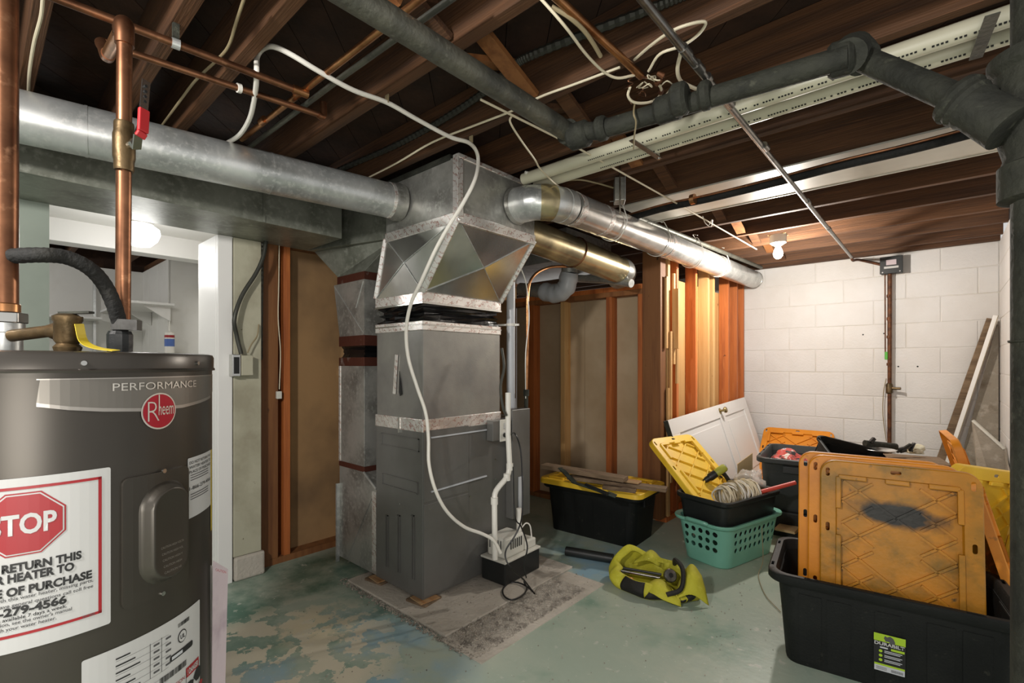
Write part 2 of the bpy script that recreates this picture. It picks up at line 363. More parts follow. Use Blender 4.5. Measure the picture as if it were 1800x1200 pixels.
for i in range(80):
    p = P(rs.uniform(960, 1330), rs.uniform(1000, 1100), z=.002); rock(b, p, rs.uniform(.0015, .005))
tag(b.build('debris', M['rubble'], None), 'small crumbs and chips scattered over the painted floor', 'debris', kind='stuff')

# ceiling: diagonal subfloor boards, joists, bridging
ZB = 2.18
ce = struct('ceiling')
pl0 = None; a45 = Vector((-1, 1, 0)).normalized(); n45 = Vector((1, 1, 0)).normalized()
for k in range(-26, 36):
    if -.5 < k*.15 < 4.9 or True:
        c = n45*(k*.15)*1.0
        # clip the board line to the room rectangle
        ts = []
        for t in [i*.05 for i in range(-160, 200)]:
            q = c+a45*t
            if -5.95 < q.x < .5 and -2.6 < q.y < 5.6: ts.append(t)
        if len(ts) < 4: continue
        q0 = c+a45*ts[0]; q1 = c+a45*ts[-1]
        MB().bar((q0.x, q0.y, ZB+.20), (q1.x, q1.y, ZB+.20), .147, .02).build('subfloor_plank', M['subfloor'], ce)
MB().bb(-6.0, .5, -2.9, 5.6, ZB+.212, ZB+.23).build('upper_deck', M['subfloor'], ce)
JY = [-2.4, -1.98, -1.56, -1.14, -.72, -.29, .13, .40, .585]+[1.005+.417*k for k in range(0, 11)]
def joist(y, x0=-5.95, x1=.33, name='joist'):
    return MB().bb(x0, x1, y-.02, y+.02, ZB, ZB+.188).build(name, M['joist'], ce, bevel=.002)
for y in JY: joist(y)
MB().bb(-5.95, .33, 5.40, 5.46, ZB, ZB+.188).build('rim_joist', M['joist'], ce)
for i, y in enumerate(JY[:-1]):
    for X, s_ in ((-1.22, 1), (-1.15, -1)):
        if y < -.5: continue
        z0, z1 = (ZB+.02, ZB+.165) if s_ > 0 else (ZB+.165, ZB+.02)
        MB().bar((X, y+.022, z0), (X, y+.416-.022, z1), .062, .019, up=(0, -(z1-z0), .37)).build('bridging', M['studdark'] if i % 2 else M['joist'], ce)

# far block wall (running bond) and right block wall
def blocks(parent, rows, joints, mk, mt, bare=lambda a, b, z: False):
    for r, (z0, z1) in enumerate(rows):
        xs = joints(r)
        for a, b_ in zip(xs, xs[1:]):
            if b_-a < .03: continue
            mk(a+.003, b_-.003, z0+.003, z1-.003, M['block_bare'] if bare(a, b_, z0) else mt)
rows = []; z = 1.99
while z > 0: rows.append((max(z-.2165, 0), z)); z -= .2165
rows.insert(0, (1.99, ZB+.0))
wb = struct('wall_back')
MB().bb(-3.2, .55, 5.4530, 5.60, 0, ZB).build('mortar_bed', M['mortar'], wb)
XL, XR = -1.70, .327
def jb(r):
    o = -1.157 if r % 2 == 1 else -.93
    xs = [o+.454*k for k in range(-3, 5)]; return [XL]+[x for x in xs if XL < x < XR]+[XR]
blocks(wb, rows, jb, lambda a, b_, z0, z1, m: MB().bb(a, b_, 5.450, 5.47, z0, z1).build('block', m, wb, bevel=.004), M['block'])
wr = struct('wall_right')
MB().bb(.330, .5, 2.9, 5.46, 0, ZB).build('mortar_bed', M['mortar'], wr)
def jr(r):
    o = 3.1 if r % 2 else 3.3
    return [2.9]+[o+.43*k for k in range(0, 7) if o+.43*k < 5.44]+[5.45]
blocks(wr, rows, jr, lambda a, b_, z0, z1, m: MB().bb(.327, .345, a, b_, z0, z1).build('block', m, wr, bevel=.004), M['block'])

# closet framing: back run (Y=3.42), side run (X=-1.57), left run (X=-2.99)
wc = struct('wall_closet')
for x0, x1 in ((-3.08, -2.303), (-2.30, -1.60)):
    MB().bb(x0, x1, 3.512, 3.525, 0, 1.80).build('board_panel', M['greyboard'], wc)
MB().bb(-3.08, -1.722, 3.42, 3.51, 1.74, 1.78).build('top_plate', M['studdark'], wc, bevel=.002)
MB().bb(-3.08, -1.722, 3.42, 3.51, 1.78, 1.818).build('top_plate', M['stud'], wc, bevel=.002)
MB().bb(-3.08, -1.722, 3.42, 3.51, 0, .038).build('bottom_plate', M['studdark'], wc, bevel=.002)
for px, wdt, m_ in ((989, .045, 'studpale'), (1070, .05, 'stud')):
    x = P(px, 640, y=3.42).x
    MB().bb(x-wdt/2, x+wdt/2, 3.42, 3.51, .038, 1.74).build('stud', M[m_], wc, bevel=.002)
for x0, x1, m_ in ((-2.86, -2.79, 'stud'), (-1.76, -1.722, 'stud'), (-1.72, -1.575, 'studdark')):
    MB().bb(x0, x1, 3.42, 3.51, 0.038, 1.74 if x1 < -1.6 else 2.098).build('stud', M[m_], wc, bevel=.002)
ws = struct('wall_side')
YS = [(3.56, 'studpale'), (3.72, 'stud'), (4.11, 'stud'), (4.40, 'studpale'), (4.53, 'studpale'), (4.94, 'stud'), (5.20, 'stud'), (5.41, 'stud')]
for y, m_ in YS:
    MB().bb(-1.66, -1.57, y-.02, y+.02, .038, 2.10).build('stud', M[m_], ws, bevel=.002)
for x0, z0, z1, yy in ((-1.566, .05, 1.02, 3.50), (-1.566, 1.32, 1.86, 3.47), (-1.562, .3, 1.45, 3.535), (-1.565, 1.2, 1.9, 3.60), (-1.556, 1.05, 1.62, 3.64)):
    MB().bb(x0, x0+.016, yy, yy+.03, z0, z1).build('shim', M['studpale'], ws, bevel=.001)
MB().bb(-1.55, -1.515, 3.60, 3.63, 1.32, 1.78).build('nailer_block', M['studpale'], ws, bevel=.001)
MB().bb(-1.66, -1.57, 3.51, 5.45, 0, .038).build('bottom_plate', M['stud'], ws)
MB().bb(-1.66, -1.57, 3.42, 5.45, 2.10, 2.14).build('top_plate', M['stud'], ws)
MB().bb(-1.66, -1.57, 3.42, 5.45, 2.14, 2.178).build('top_plate', M['stud'], ws)
for y0, y1 in ((3.52, 4.2), (4.205, 4.75), (4.755, 5.45)):
    MB().bb(-1.678, -1.662, y0, y1, 0, 1.90).build('backing_board', M['studpale'], ws)
wl = struct('wall_left')
MB().bb(-3.10, -3.08, 1.12, 3.51, 0, 2.17).build('board_panel', M['drywall'], wl)
MB().bb(-3.08, -2.99, 1.13, 1.232, .038, 1.92).build('double_stud', M['studdark'], wl, bevel=.002)
for y, m_ in ((1.285, 'studpale'), (1.90, 'studdark'), (2.5, 'studdark'), (3.1, 'studdark')):
    MB().bb(-3.08, -2.99, y-.02, y+.02, .038, 1.92).build('stud', M['stud'] if m_ == 'studpale' else M[m_], wl, bevel=.002)
MB().bb(-3.08, -2.99, 1.12, 3.42, 0, .038).build('bottom_plate', M['studdark'], wl)
MB().bb(-3.08, -2.99, 1.12, 3.42, 1.92, 1.96).build('top_plate', M['studdark'], wl)
# post, casing, grey wall beside the opening
po = struct('trim_1')
MB().bb(-3.06, -2.915, .962, 1.108, .135, 1.90).build('post', M['postpaint'], po, bevel=.004)
MB().bb(-3.07, -2.905, .965, 1.125, 0, .133).build('footing_block', M['pad'], po, bevel=.012)
MB().bb(-2.945, -2.915, .885, .957, 0, 1.90).build('casing', M['whitetrim'], po, bevel=.003)
MB().bb(-3.25, -2.946, .885, .957, 0, 1.90).build('door_jamb', M['whitetrim'], po, bevel=.002)
wn = struct('wall_front')
MB().bb(-3.05, -2.92, -2.8, .228, 0, 1.90).build('wall_face', M['greypaint'], wn)
# next room
wx = struct('wall_next_room')
MB().bb(-6.0, -5.87, -2.8, 1.12, 0, 2.10).build('wall_panel', M['white'], wx)
for x0, x1 in ((-5.87, -5.62), (-5.615, -5.30), (-5.295, -4.94)):
    MB().bb(x0, x1, 1.12, 1.14, 0, 2.10).build('wall_panel', M['white'], wx, bevel=.002)
MB().bb(-6.10, -6.0, -2.9, 1.3, 0, 2.39).build('end_board', M['subfloor'], wx)
MB().bb(-6.0, -4.965, 1.16, 1.19, 0, 2.18).build('end_board', M['joist'], wx)
MB().bb(-5.0, -4.965, 1.19, 1.62, 0, 2.18).build('end_board', M['joist'], wx)
MB().bb(-4.96, -4.94, 1.125, 1.60, 0, 2.10).build('wall_panel', M['white'], wx)
MB().bb(-4.94, -3.11, 1.58, 1.60, 0, 2.10).build('wall_panel', M['white'], wx)
MB().bb(-4.35, -4.2, -2.8, 1.58, 1.985, 2.17).build('header_beam', M['whitetrim'], wx, bevel=.003)
MB().bb(-4.2, -3.11, -2.8, 1.58, 2.13, 2.145).build('ceiling_panel', M['white'], wx)
MB().bb(-4.90, -4.83, 1.44, 1.58, 0, 2.0).build('casing', M['whitetrim'], wx, bevel=.003)
t = thing('wall_shelf', 'white shelf on brackets fixed to the white wall of the next room', 'shelf', (-5.3, 1.0, 1.68))
MB().bb(-5.87, -4.72, .80, 1.115, 1.68, 1.70).build('shelf_board', M['whitetrim'], t, bevel=.002)
for x in (-5.5, -4.85):
    MB().sections([[(x-.01, 1.115, 1.68), (x-.01, 1.115, 1.56), (x-.01, 1.05, 1.60), (x-.01, .93, 1.68)], [(x+.01, 1.115, 1.68), (x+.01, 1.115, 1.56), (x+.01, 1.05, 1.60), (x+.01, .93, 1.68)]]).build('bracket', M['whitetrim'], t)
t = thing('long_shelf', 'long white shelf along the far white wall of the next room', 'shelf', (-5.75, -.2, 1.6))
MB().bb(-5.868, -5.6, -1.3, .78, 1.60, 1.62).build('shelf_board', M['whitetrim'], t, bevel=.002)
for y in (.05, .75):
    for k in range(1):
        MB().bb(-5.865, -5.85, y, y+.02, 1.0, 2.05).build('slotted_rail', M['galv'], t)
t = thing('caulk_tube', 'white caulk tube with red and blue band standing on a cabinet', 'tube', P(298, 622, x=-4.6))
c = P(298, 622, x=-4.6)
MB().lathe([(.034, -.0), (.034, .17), (.008, .18), (.004, .26)], c, seg=14).build('tube_body', M['pvcw'], t, smooth=True)
MB().lathe([(.0345, .06), (.0345, .12)], c, seg=14).build('blue_band', M['blue'], t, smooth=True)
MB().lathe([(.0345, .13), (.0345, .15)], c, seg=14).build('red_band', M['red'], t, smooth=True)
t = thing('low_cabinet', 'white low cabinet standing under the shelf of the next room', 'cabinet', (-4.7, .8, 0))
zc = c.z
MB().bb(-4.9, -4.45, .45, 1.10, 0.0, zc-.02).build('cabinet_body', M['white'], t, bevel=.003)
MB().bb(-4.92, -4.43, .43, 1.115, zc-.019, zc-.001).build('cabinet_top', M['whitetrim'], t, bevel=.003)
# globe lamp
t = thing('globe_lamp', 'glowing white globe lamp under the ceiling of the next room', 'lamp', P(247, 410, x=-3.62))
g = P(247, 410, x=-3.62)
MB().lathe([(.001, -.085), (.05, -.075), (.085, -.04), (.10, 0), (.095, .03), (.06, .055)], g, seg=28).build('glass_globe', M['globe'], t, smooth=True, angle=80)
MB().lathe([(.065, .055), (.065, 2.13-g.z)], g, seg=24).build('ceiling_rose', M['white'], t, smooth=True)
bpy.data.objects['next_room_light'].location = (g.x, g.y, g.z-.16)

# ================================================================== CEILING SERVICES
def T(name, label, cat, loc=None, group=None, pts=None): return thing(name, label, cat, loc if loc is not None else pts[0], group=group)
def ring(b, p, d, r, ln, seg=16):
    p = Vector(p); d = Vector(d).normalized(); b.cyl(p-d*ln/2, p+d*ln/2, r, seg)

# panned joist bay
t = thing('joist_bay_pan', 'white sheet metal pan closing the joist bay beside the black insulated line', 'duct', (-.5, 2.9, ZB))
MB().bb(-1.50, .325, 2.675, 3.125, ZB-.006, ZB-.002).build('pan_sheet', M['pan'], t)
for y in (2.677, 3.12): MB().bb(-1.5, .325, y-.003, y+.006, ZB-.010, ZB-.006).build('pan_flange', M['pan'], t)

# PVC vent pair
YA_ = P(1400, 155, z=2.143).y; YB_ = P(1400, 180, z=2.143).y
for i, (yy, lb) in enumerate(((YA_, 'cream plastic vent pipe nearer the camera, one of the pair under the joists'), (max(YB_, YA_+.059), 'cream plastic vent pipe farther back, one of the pair under the joists'))):
    t = thing('vent_pipe', lb, 'pipe', (-.6, yy, 2.13), group='cream vent pipes under the joists')
    pb_ = MB().cyl((-1.60, yy, 2.143), (.325, yy, 2.146), .0285, 28).build('pipe_barrel', M['pvc'], t, smooth=True)
    b = MB()
    for k in range(150):
        if rs.random() < .25: continue
        x = -1.2+k*.0098
        a = -2.25 if i == 0 else -2.1
        p = Vector((x, yy+.029*math.cos(a), 2.145+.029*math.sin(a))); b.box(p, (.006, .005, .002), Matrix.Rotation(a+PI/2, 3, 'X'))
    tag(b.build('small_print', M['ink'], pb_), None, None, kind='stuff')
t = thing('hanger_strap', 'short steel bar hung under the pair of cream pipes', 'strap', P(1135, 262, z=2.08))
MB().bar(P(1110, 246, z=2.107), P(1160, 279, z=2.107), .022, .004).build('strap_bar', M['emt'], t)
p = P(1158, 278, z=2.107); MB().cyl(p-Vector((0, 0, .006)), p+Vector((0, 0, .10)), .006, 10).build('strap_rod', M['steel'], t)
t = thing('pipe_strap', 'dusty steel strap holding the cream pipes near the stack', 'strap', P(1730, 60, z=2.08))
MB().bar(P(1715, 103, z=2.105), P(1745, 25, z=2.105), .03, .003).build('strap_band', M['drain'], t)

# galvanised drain along Y and iron branch along X to the stack
t = thing('drain_pipe', 'thick grey steel drain pipe running under the joists over the furnace', 'pipe', P(990, 228, z=2.06))
a = P(628, 0, z=2.06); a = a+(a-P(990, 228, z=2.06)).normalized()*.8; e = P(1003, 235, z=2.06)
MB().cyl(a, e, .0345, 24).build('pipe_barrel', M['drain'], t, smooth=True)
b = MB(); ring(b, e, e-a, .045, .05, 24); b.build('hub', M['iron'], t, smooth=True)
t = thing('branch_drain', 'black cast iron branch drain with hubs crossing below the joists to the stack', 'pipe', P(1240, 160, z=2.06))
B0 = P(1010, 232, z=2.035); B1 = P(1050, 230, z=2.03); B5 = P(1490, 100, z=2.02)
EL = P(1500, 92, d=1.35); ST = P(1840, 200, d=1.05); WY = P(1700, 178, d=1.13)
MB().tube([B0, B1, B5], .031, 20).build('pipe_barrel', M['iron'], t, smooth=True)
for px, py, r, l in ((1018, 238, .046, .08), (1058, 226, .042, .04), (1175, 190, .043, .085), (1195, 175, .05, .05), (1240, 168, .044, .035), (1478, 104, .046, .06)):
    b = MB(); p = P(px, py, z=2.03); d = B5-B1
    b.lathe([(r*.8, -l/2), (r, -l/2+.01), (r, l/2-.01), (r*.8, l/2)], p, d, 20); b.build('hub', M['iron'], t, smooth=True)
MB().tube([B5, P(1500, 92, d=1.36), P(1518, 105, d=1.33)], [.044, .05, .042], 20, smooth=4).build('elbow', M['iron'], t, smooth=True)
MB().cyl(P(1508, 100, d=1.34), P(1715, 188, d=1.09), .030, 20).build('sloping_pipe', M['iron'], t, smooth=True)
b = MB(); q0 = P(1680, 172, d=1.12); q1 = P(1740, 205, d=1.07); dd = (q1-q0)
b.lathe([(.052, 0), (.056, .012), (.05, .02), (.053, .03), (.048, .04), (.05, .05), (.046, .06), (.05, dd.length+.05)], q0, dd, 24); b.build('wye_hub', M['iron'], t, smooth=True)
# stack
t = thing('soil_stack', 'tall grey cast iron soil stack with hubs at the right edge', 'pipe', (ST.x, ST.y, 0))
SX, SY = ST.x, ST.y
b = MB(); b.cyl((SX, SY, 0), (SX, SY, 2.37), .056, 32); b.build('pipe_barrel', M['iron'], t, smooth=True)
def zz(py, d=1.05): return 1.2+(640-py)/850*d
b = MB(); b.lathe([(.057, zz(345)), (.075, zz(340)), (.075, zz(290)), (.068, zz(270)), (.08, zz(230)), (.088, zz(170)), (.084, zz(120)), (.095, zz(110)), (.095, zz(90)), (.057, zz(80))], (SX, SY, 0), seg=32); b.build('wye_body', M['iron'], t, smooth=True)
b = MB(); b.lathe([(.058, zz(350)), (.078, zz(345)), (.078, zz(285)), (.06, zz(275))], (SX, SY, 0), seg=32); b.build('lower_hub', M['iron'], t, smooth=True)
b = MB(); b.lathe([(.058, zz(598)), (.060, zz(597)), (.060, zz(600)), (.058, zz(601))], (SX, SY, 0), seg=32); b.build('seam_ring', M['iron'], t, smooth=True)

# copper
t = thing('copper_supply_pipe', 'long copper pipe under the joists at the upper left', 'pipe', P(525, 160, z=2.13))
A0 = P(60, -18, z=2.13); A1 = P(528, 161, z=2.13); MB().cyl(A0, A1, .0115, 14).build('pipe_barrel', M['copper'], t, smooth=True)
b = MB(); ring(b, A1, A1-A0, .0145, .05); b.build('tee', M['coppernew'], t, smooth=True)
p = P(306, 65, z=2.14); MB().bb(p.x-.006, p.x+.006, p.y-.004, p.y+.012, p.z, ZB+.02).build('pipe_clip', M['iron'], t)
b = MB(); ring(b, P(309, 77, z=2.13), A1-A0, .0145, .02); b.build('clip_ring', M['galv'], t)
t = thing('copper_cross_pipe', 'copper pipe running along the joists past the tee at the upper left', 'pipe', P(600, 105, z=2.145))
C0 = P(425, 245, z=2.145); C1 = P(760, -18, z=2.145); MB().cyl(C0, C1, .0105, 14).build('pipe_barrel', M['coppernew'], t, smooth=True)
for px, py in ((525, 163), (462, 212)):
    b = MB(); f_ = (px-425)/(760-425); ring(b, P(px, py, z=2.145), C1-C0, .0135, .035); b.build('coupling', M['coppernew'], t, smooth=True)
t = thing('riser_pipe', 'copper riser from the water heater with elbow and valve', 'pipe', P(218, 590, d=1.0))
top = P(219, 45, d=1.0); bot = P(216, 580, d=1.03)
s1 = P(186, 98, d=1.22); B2 = P(568, 204, z=2.12); B1_ = P(240, 94, z=2.12)
s0_ = P(180, 76, z=2.12); s1 = P(188, 99, d=1.30)
MB().tube([bot, P(218, 262, d=1.0)], .0135, 18).build('lower_riser', M['copper'], t, smooth=True)
MB().tube([P(218, 250, d=1.0), top-Vector((0, 0, .03)), top], .0135, 18).build('upper_riser', M['copper'], t, smooth=True)
MB().tube([top-Vector((0, 0, .04)), top-Vector((0, 0, .012)), top+(s1-top)*.02+Vector((0, 0, .004)), top+(s1-top)*.12], .017, 18, smooth=4).build('elbow', M['copper'], t, smooth=True)
MB().tube([top+(s1-top)*.08, top+(s1-top)*.95], .0135, 18).build('short_link', M['coppernew'], t, smooth=True)
MB().tube([top+(s1-top)*.90, s1, s0_*.6+s1*.4, s0_, s0_+(B2-s0_).normalized()*.04], .0155, 18, smooth=4).build('elbow', M['copper'], t, smooth=True)
MB().cyl(s0_+(B2-s0_).normalized()*.02, B2, .0105, 14).build('branch_pipe', M['copper'], t, smooth=True)
MB().tube([B2-(B2-s1).normalized()*.02, B2, B2+Vector((0, 0, .05))], .013, 14, smooth=4).build('end_elbow', M['copper'], t, smooth=True)
b = MB(); ring(b, P(420, 155, z=2.12), B2-s1, .015, .012); b.build('white_clip', M['pvcw'], t)
# ball valve on the riser
v = thing('ball_valve', 'brass ball valve with red lever handle on the copper riser', 'valve', P(218, 260, d=1.0))
c = P(218, 258, d=1.0)
b = MB(); b.lathe([(.0165, -.05), (.0175, -.045), (.0175, -.03), (.0195, -.022), (.0195, .022), (.0175, .03), (.0175, .045), (.0165, .05)], c, seg=20); b.build('valve_body', M['brass'], v, smooth=True)
sd = (RT*.9-FW*.35).normalized(); nb = c+sd*.035
b = MB(); b.cyl(c+sd*.015, nb, .0075, 12); b.cyl(nb-sd*.004, nb+sd*.004, .011, 6); b.build('valve_stem', M['steel'], v)
l0 = P(240, 262, d=.975); l1 = P(243, 236, d=.96); l2 = P(250, 220, d=.96); l3 = P(257, 142, d=.97)
b = MB(); b.bar(l0, l1, .017, .003, up=sd); b.bar(l1, l2, .015, .003, up=sd); b.bar(l2, l3, .015, .003, up=sd)
lev = b.build('lever', M['steel'], v)
b = MB()
g0 = P(251, 232, d=.955); g1 = P(253, 192, d=.96); b.bar(g0, g1, .019, .008, up=sd); b.bar(P(245, 241, d=.955), g0, .018, .008, up=sd)
lab(b.build('lever_grip', M['redsteel'], lev, bevel=.002), 'red vinyl lever grip')
b = MB()
for k in range(4): b.cyl(P(255.5-k*.6, 152+k*9, d=.966)-sd*.003, P(255.5-k*.6, 152+k*9, d=.966)+sd*.003, .003, 8)
tag(b.build('lever_hole', M['ink'], lev), None, None, kind='stuff')
# left copper pipe with union
HC = CAM+RT*(-.937)+FW*.98; HC.z = 0; HR = .28; HTOP = 1.222
t = thing('water_inlet_pipe', 'thick copper pipe with steel union standing on the water heater, at the left edge', 'pipe', P(8, 600, d=.86))
x0 = P(8, 540, d=.86)
MB().cyl((x0.x, x0.y, zz(548, .86)), (x0.x, x0.y, 2.20), .0185, 24).build('pipe_barrel', M['copper'], t, smooth=True)
MB().lathe([(.021, zz(548, .86)), (.021, zz(535, .86)), (.0195, zz(533, .86))], (x0.x, x0.y, 0), seg=24).build('sweat_collar', M['coppernew'], t, smooth=True)
MB().lathe([(.031, zz(568, .86)), (.031, zz(549, .86))], (x0.x, x0.y, 0), seg=6).build('union_nut', M['steel'], t, bevel=.002)
MB().lathe([(.024, HTOP), (.024, zz(585, .86)), (.027, zz(584, .86)), (.027, zz(568, .86))], (x0.x, x0.y, 0), seg=24).build('nipple', M['galv'], t, smooth=True)
t = thing('flexible_conduit', 'dark ribbed flexible conduit arching down onto the water heater', 'conduit', P(212, 600, d=1.0))
pts = [P(20, 450, d=.86), P(70, 448, d=.87), P(115, 452, d=.9), P(155, 470, d=.93), P(182, 498, d=.96), P(200, 535, d=.98), P(211, 575, d=1.0), P(212, 605, d=1.0)]
b = MB(); sp = spline(pts, 10); b.tube(sp, [.0135+.0004*math.sin(k*2.2) for k in range(len(sp))], 18); b.build('conduit_sleeve', M['insul'], t, smooth=True)
q = P(211, 600, d=1.0)
MB().lathe([(.021, HTOP), (.022, HTOP+.02), (.022, zz(588, 1.0)), (.019, zz(582, 1.0))], (q.x, q.y, 0), seg=12).build('conduit_fitting', M['blackplastic'], t)
MB().lathe([(.026, zz(580, 1.0)), (.026, zz(562, 1.0))], (q.x+.004, q.y+.01, 0), seg=6).build('lock_nut', M['emt'], t)

# EMT conduit
t = thing('steel_conduit', 'thin steel electrical conduit crossing below the joists to the far wall', 'conduit', P(1300, 200, z=2.15))
e0 = P(1128, -3, z=2.085); e1 = P(1497, 452, z=2.085); e0 = e0-(e1-e0).normalized()*.4
MB().cyl(e0, e1, .0115, 14).build('conduit_tube', M['emt'], t, smooth=True)
for px, py in ((1205, 90), (1244, 137), (1228, 118), (1282, 180), (1345, 258), (1420, 355), (1457, 402)):
    b = MB(); ring(b, P(px, py, z=2.085), e1-e0, .0140, .045 if px != 1244 else .02); b.build('coupling', M['emt'], t, smooth=True)
jp = P(1567, 466, y=5.40)
MB().tube([e1, e1+(e1-e0).normalized()*.10+Vector((0, 0, -.01)), P(1512, 457, y=5.40), jp-Vector((.04, 0, 0))], .0115, 12, smooth=5).build('conduit_bend', M['rust'], t, smooth=True)
# disconnect box on far wall
t = thing('junction_box', 'dark grey junction box with white sticker on the white block wall', 'box', (jp.x, 5.45, jp.z))
bx, bz = P(1567, 466, y=5.38).x, P(1567, 466, y=5.38).z
MB().bb(bx-.075, bx+.075, 5.37, 5.449, bz-.072, bz+.072).build('box_body', M['blackplastic'], t, bevel=.004)
MB().bb(bx-.08, bx+.08, 5.355, 5.369, bz-.075, bz+.075).build('cover', M['blackplastic'], t, bevel=.004)
MB().bb(bx-.035, bx+.035, 5.352, 5.354, bz+.0, bz+.045).build('sticker', M['paper'], t)
MB().bb(bx-.05, bx+.05, 5.352, 5.354, bz-.03, bz-.012).build('sticker', M['label'], t)
for s_ in (-1, 1): MB().cyl((bx+s_*.06, 5.348, bz-.062), (bx+s_*.06, 5.355, bz-.062), .006, 8).build('screw', M['steel'], t)
# rusty pipe on far wall with valve
t = thing('wall_pipe', 'rusty vertical pipe with hose valve on the white block wall', 'pipe', (bx-.015, 5.40, 0))
px0 = P(1563, 600, y=5.40).x
MB().cyl((px0, 5.40, .0), (px0+.005, 5.40, bz-.07), .015, 14).build('pipe_barrel', M['rust'], t, smooth=True)
MB().cyl((px0-.03, 5.41, bz-.07), (px0-.028, 5.41, 1.25), .005, 8).build('side_tube', M['rust'], t, smooth=True)
for py in (520, 560, 592, 640): 
    zc = P(1565, py, y=5.40).z; MB().cyl((px0, 5.40, zc-.012), (px0, 5.40, zc+.012), .019, 12).build('pipe_clamp', M['rust'], t)
zc = P(1563, 682, y=5.40).z
b = MB(); b.lathe([(.016, -.05), (.026, -.04), (.026, .03), (.016, .045)], (px0, 5.40, zc), seg=14); b.cyl((px0, 5.40, zc), (px0+.08, 5.38, zc), .012, 10); b.build('hose_valve', M['brass'], t, smooth=True)
b = MB(); b.tube([P(1558, 665, y=5.40), P(1553, 690, y=5.42), P(1552, 730, y=5.42), P(1558, 775, y=5.42)], .0035, 6, smooth=4); b.build('ground_wire', M['cabledark'], t)
zg = P(1559, 625, y=5.40).z
lab(MB().box((px0-.02, 5.395, zg), (.022, .012, .07)).build('green_tag', mat('green_tag', '4DA336', .5), t, bevel=.004), 'small green tag')
for px, py in ((1517, 588), (1554, 586), (1579, 644), (1613, 644)):
    p = P(px, py, y=5.449); MB().cyl(p, p+Vector((0, .004, 0)), .007, 8).build('anchor_hole', M['ink'], wb)

# bulb and holder
t = thing('ceiling_bulb', 'lit bare bulb in a white porcelain holder under the far joists', 'lamp', (-.94, 4.08, 2.10))
MB().lathe([(.03, 2.10), (.055, 2.118), (.058, 2.135), (.058, 2.178)], (-.94, 4.08, 0), seg=28).build('lamp_holder', M['pvcw'], t, smooth=True)
MB().lathe([(.001, 2.0), (.018, 2.004), (.03, 2.02), (.033, 2.042), (.028, 2.065), (.016, 2.09), (.014, 2.108)], (-.94, 4.08, 0), seg=24).build('bulb_glass', M['bulb'], t, smooth=True, angle=80)
bpy.data.objects['bulb_light'].location = (-.94, 4.08, 1.97)
MB().bb(-1.00, -.88, 4.03, 4.13, ZB-.003, ZB+.0).build('backing_plate', M['studpale'], t)
for x in (): pass

# black insulated line set with copper
t = thing('insulated_line', 'black foam insulated refrigerant line sagging under the white pan', 'pipe', P(1300, 345, z=2.14))
L0 = [P(1100, 385, z=2.13), P(1170, 365, z=2.13), P(1250, 348, z=2.12), P(1380, 316, z=2.12), P(1480, 290, z=2.12), P(1600, 262, z=2.12), P(1730, 228, z=2.125)]
MB().tube(L0, .021, 16, smooth=6).build('foam_sleeve', M['insul'], t, smooth=True)
MB().tube([p+Vector((.0, -.035, .01)) for p in L0], .006, 8, smooth=6).build('copper_line', M['copper'], t, smooth=True)
MB().tube([p+Vector((.0, .035, .012)) for p in L0[3:]], .013, 10, smooth=6).build('flex_sleeve', M['flex'], t, smooth=True)
p = P(1218, 350, z=2.12); MB().lathe([(.028, -.012), (.028, .012)], p, (L0[3]-L0[2]), 14).build('copper_hanger', M['coppernew'], t)

# armoured cable in the joist bay and other small pipes
def hang(name, label, cat, pts, r, m, group=None, seg=8, smooth=6, ridg=0, part='cable_run'):
    t = thing(name, label, cat, pts[len(pts)//2], group=group)
    b = MB()
    if ridg:
        sp = spline(pts, 22); b.tube(sp, [r*(1+ridg*(k % 2)) for k in range(len(sp))], seg)
    else: b.tube(pts, r, seg, smooth=smooth)
    b.build(part, m, t, smooth=not ridg); return t
zq = 2.27
hang('armoured_cable', 'dark ribbed armoured cable running up inside the joist bay', 'cable', [P(560, 318, z=zq), P(600, 297, z=zq), P(690, 258, z=zq), P(767, 217, z=zq), P(847, 165, z=zq), P(900, 118, z=zq), P(947, 92, z=zq), P(1133, 20, z=zq), P(1230, -20, z=zq)], .013, M['flex'], ridg=.22)
hang('duct_side_pipe', 'dull grey pipe running beside the long round duct under the joists', 'pipe', [P(1120, 383, z=2.155), P(1338, 470, z=2.155)], .017, M['drain'], smooth=0, seg=14, part='pipe_barrel')
hang('grey_conduit', 'thin grey conduit parallel to the copper pipe at the upper left', 'conduit', [P(430, 265, z=2.165), P(605, 133, z=2.165), P(810, -14, z=2.165)], .0095, M['drain'], smooth=0, seg=12, part='conduit_tube')
hang('copper_pipe', 'bright copper pipe ending at the tangle of wires', 'pipe', [P(960, -22, z=2.13), P(983, 0, z=2.13), P(1127, 134, z=2.13)], .012, M['coppernew'], smooth=0, seg=14, part='pipe_barrel')
hang('cream_cable', 'cream cable hanging down by the joist at the far upper left', 'cable', [P(76, -6, z=2.15), P(72, 30, z=2.15), P(60, 75, z=2.15), P(52, 125, z=2.15), P(50, 160, z=2.16)], .0045, M['cable'])
hang('grey_cable', 'thin grey cable hanging between the two left copper pipes', 'cable', [P(430, -5, z=2.17), P(415, 40, z=2.16), P(403, 78, z=2.15), P(385, 102, z=2.15), P(345, 140, z=2.15), P(318, 175, z=2.15), P(285, 220, z=2.16)], .0042, M['cabledark'])
hang('joist_cable', 'cream cable stapled along the joist above the furnace plenum', 'cable', [P(640, 316, z=2.17), P(700, 285, z=2.165), P(760, 250, z=2.17), P(830, 222, z=2.17), P(900, 195, z=2.17), P(950, 170, z=2.17), P(1010, 148, z=2.17), P(1090, 118, z=2.17)], .0042, M['cable'])
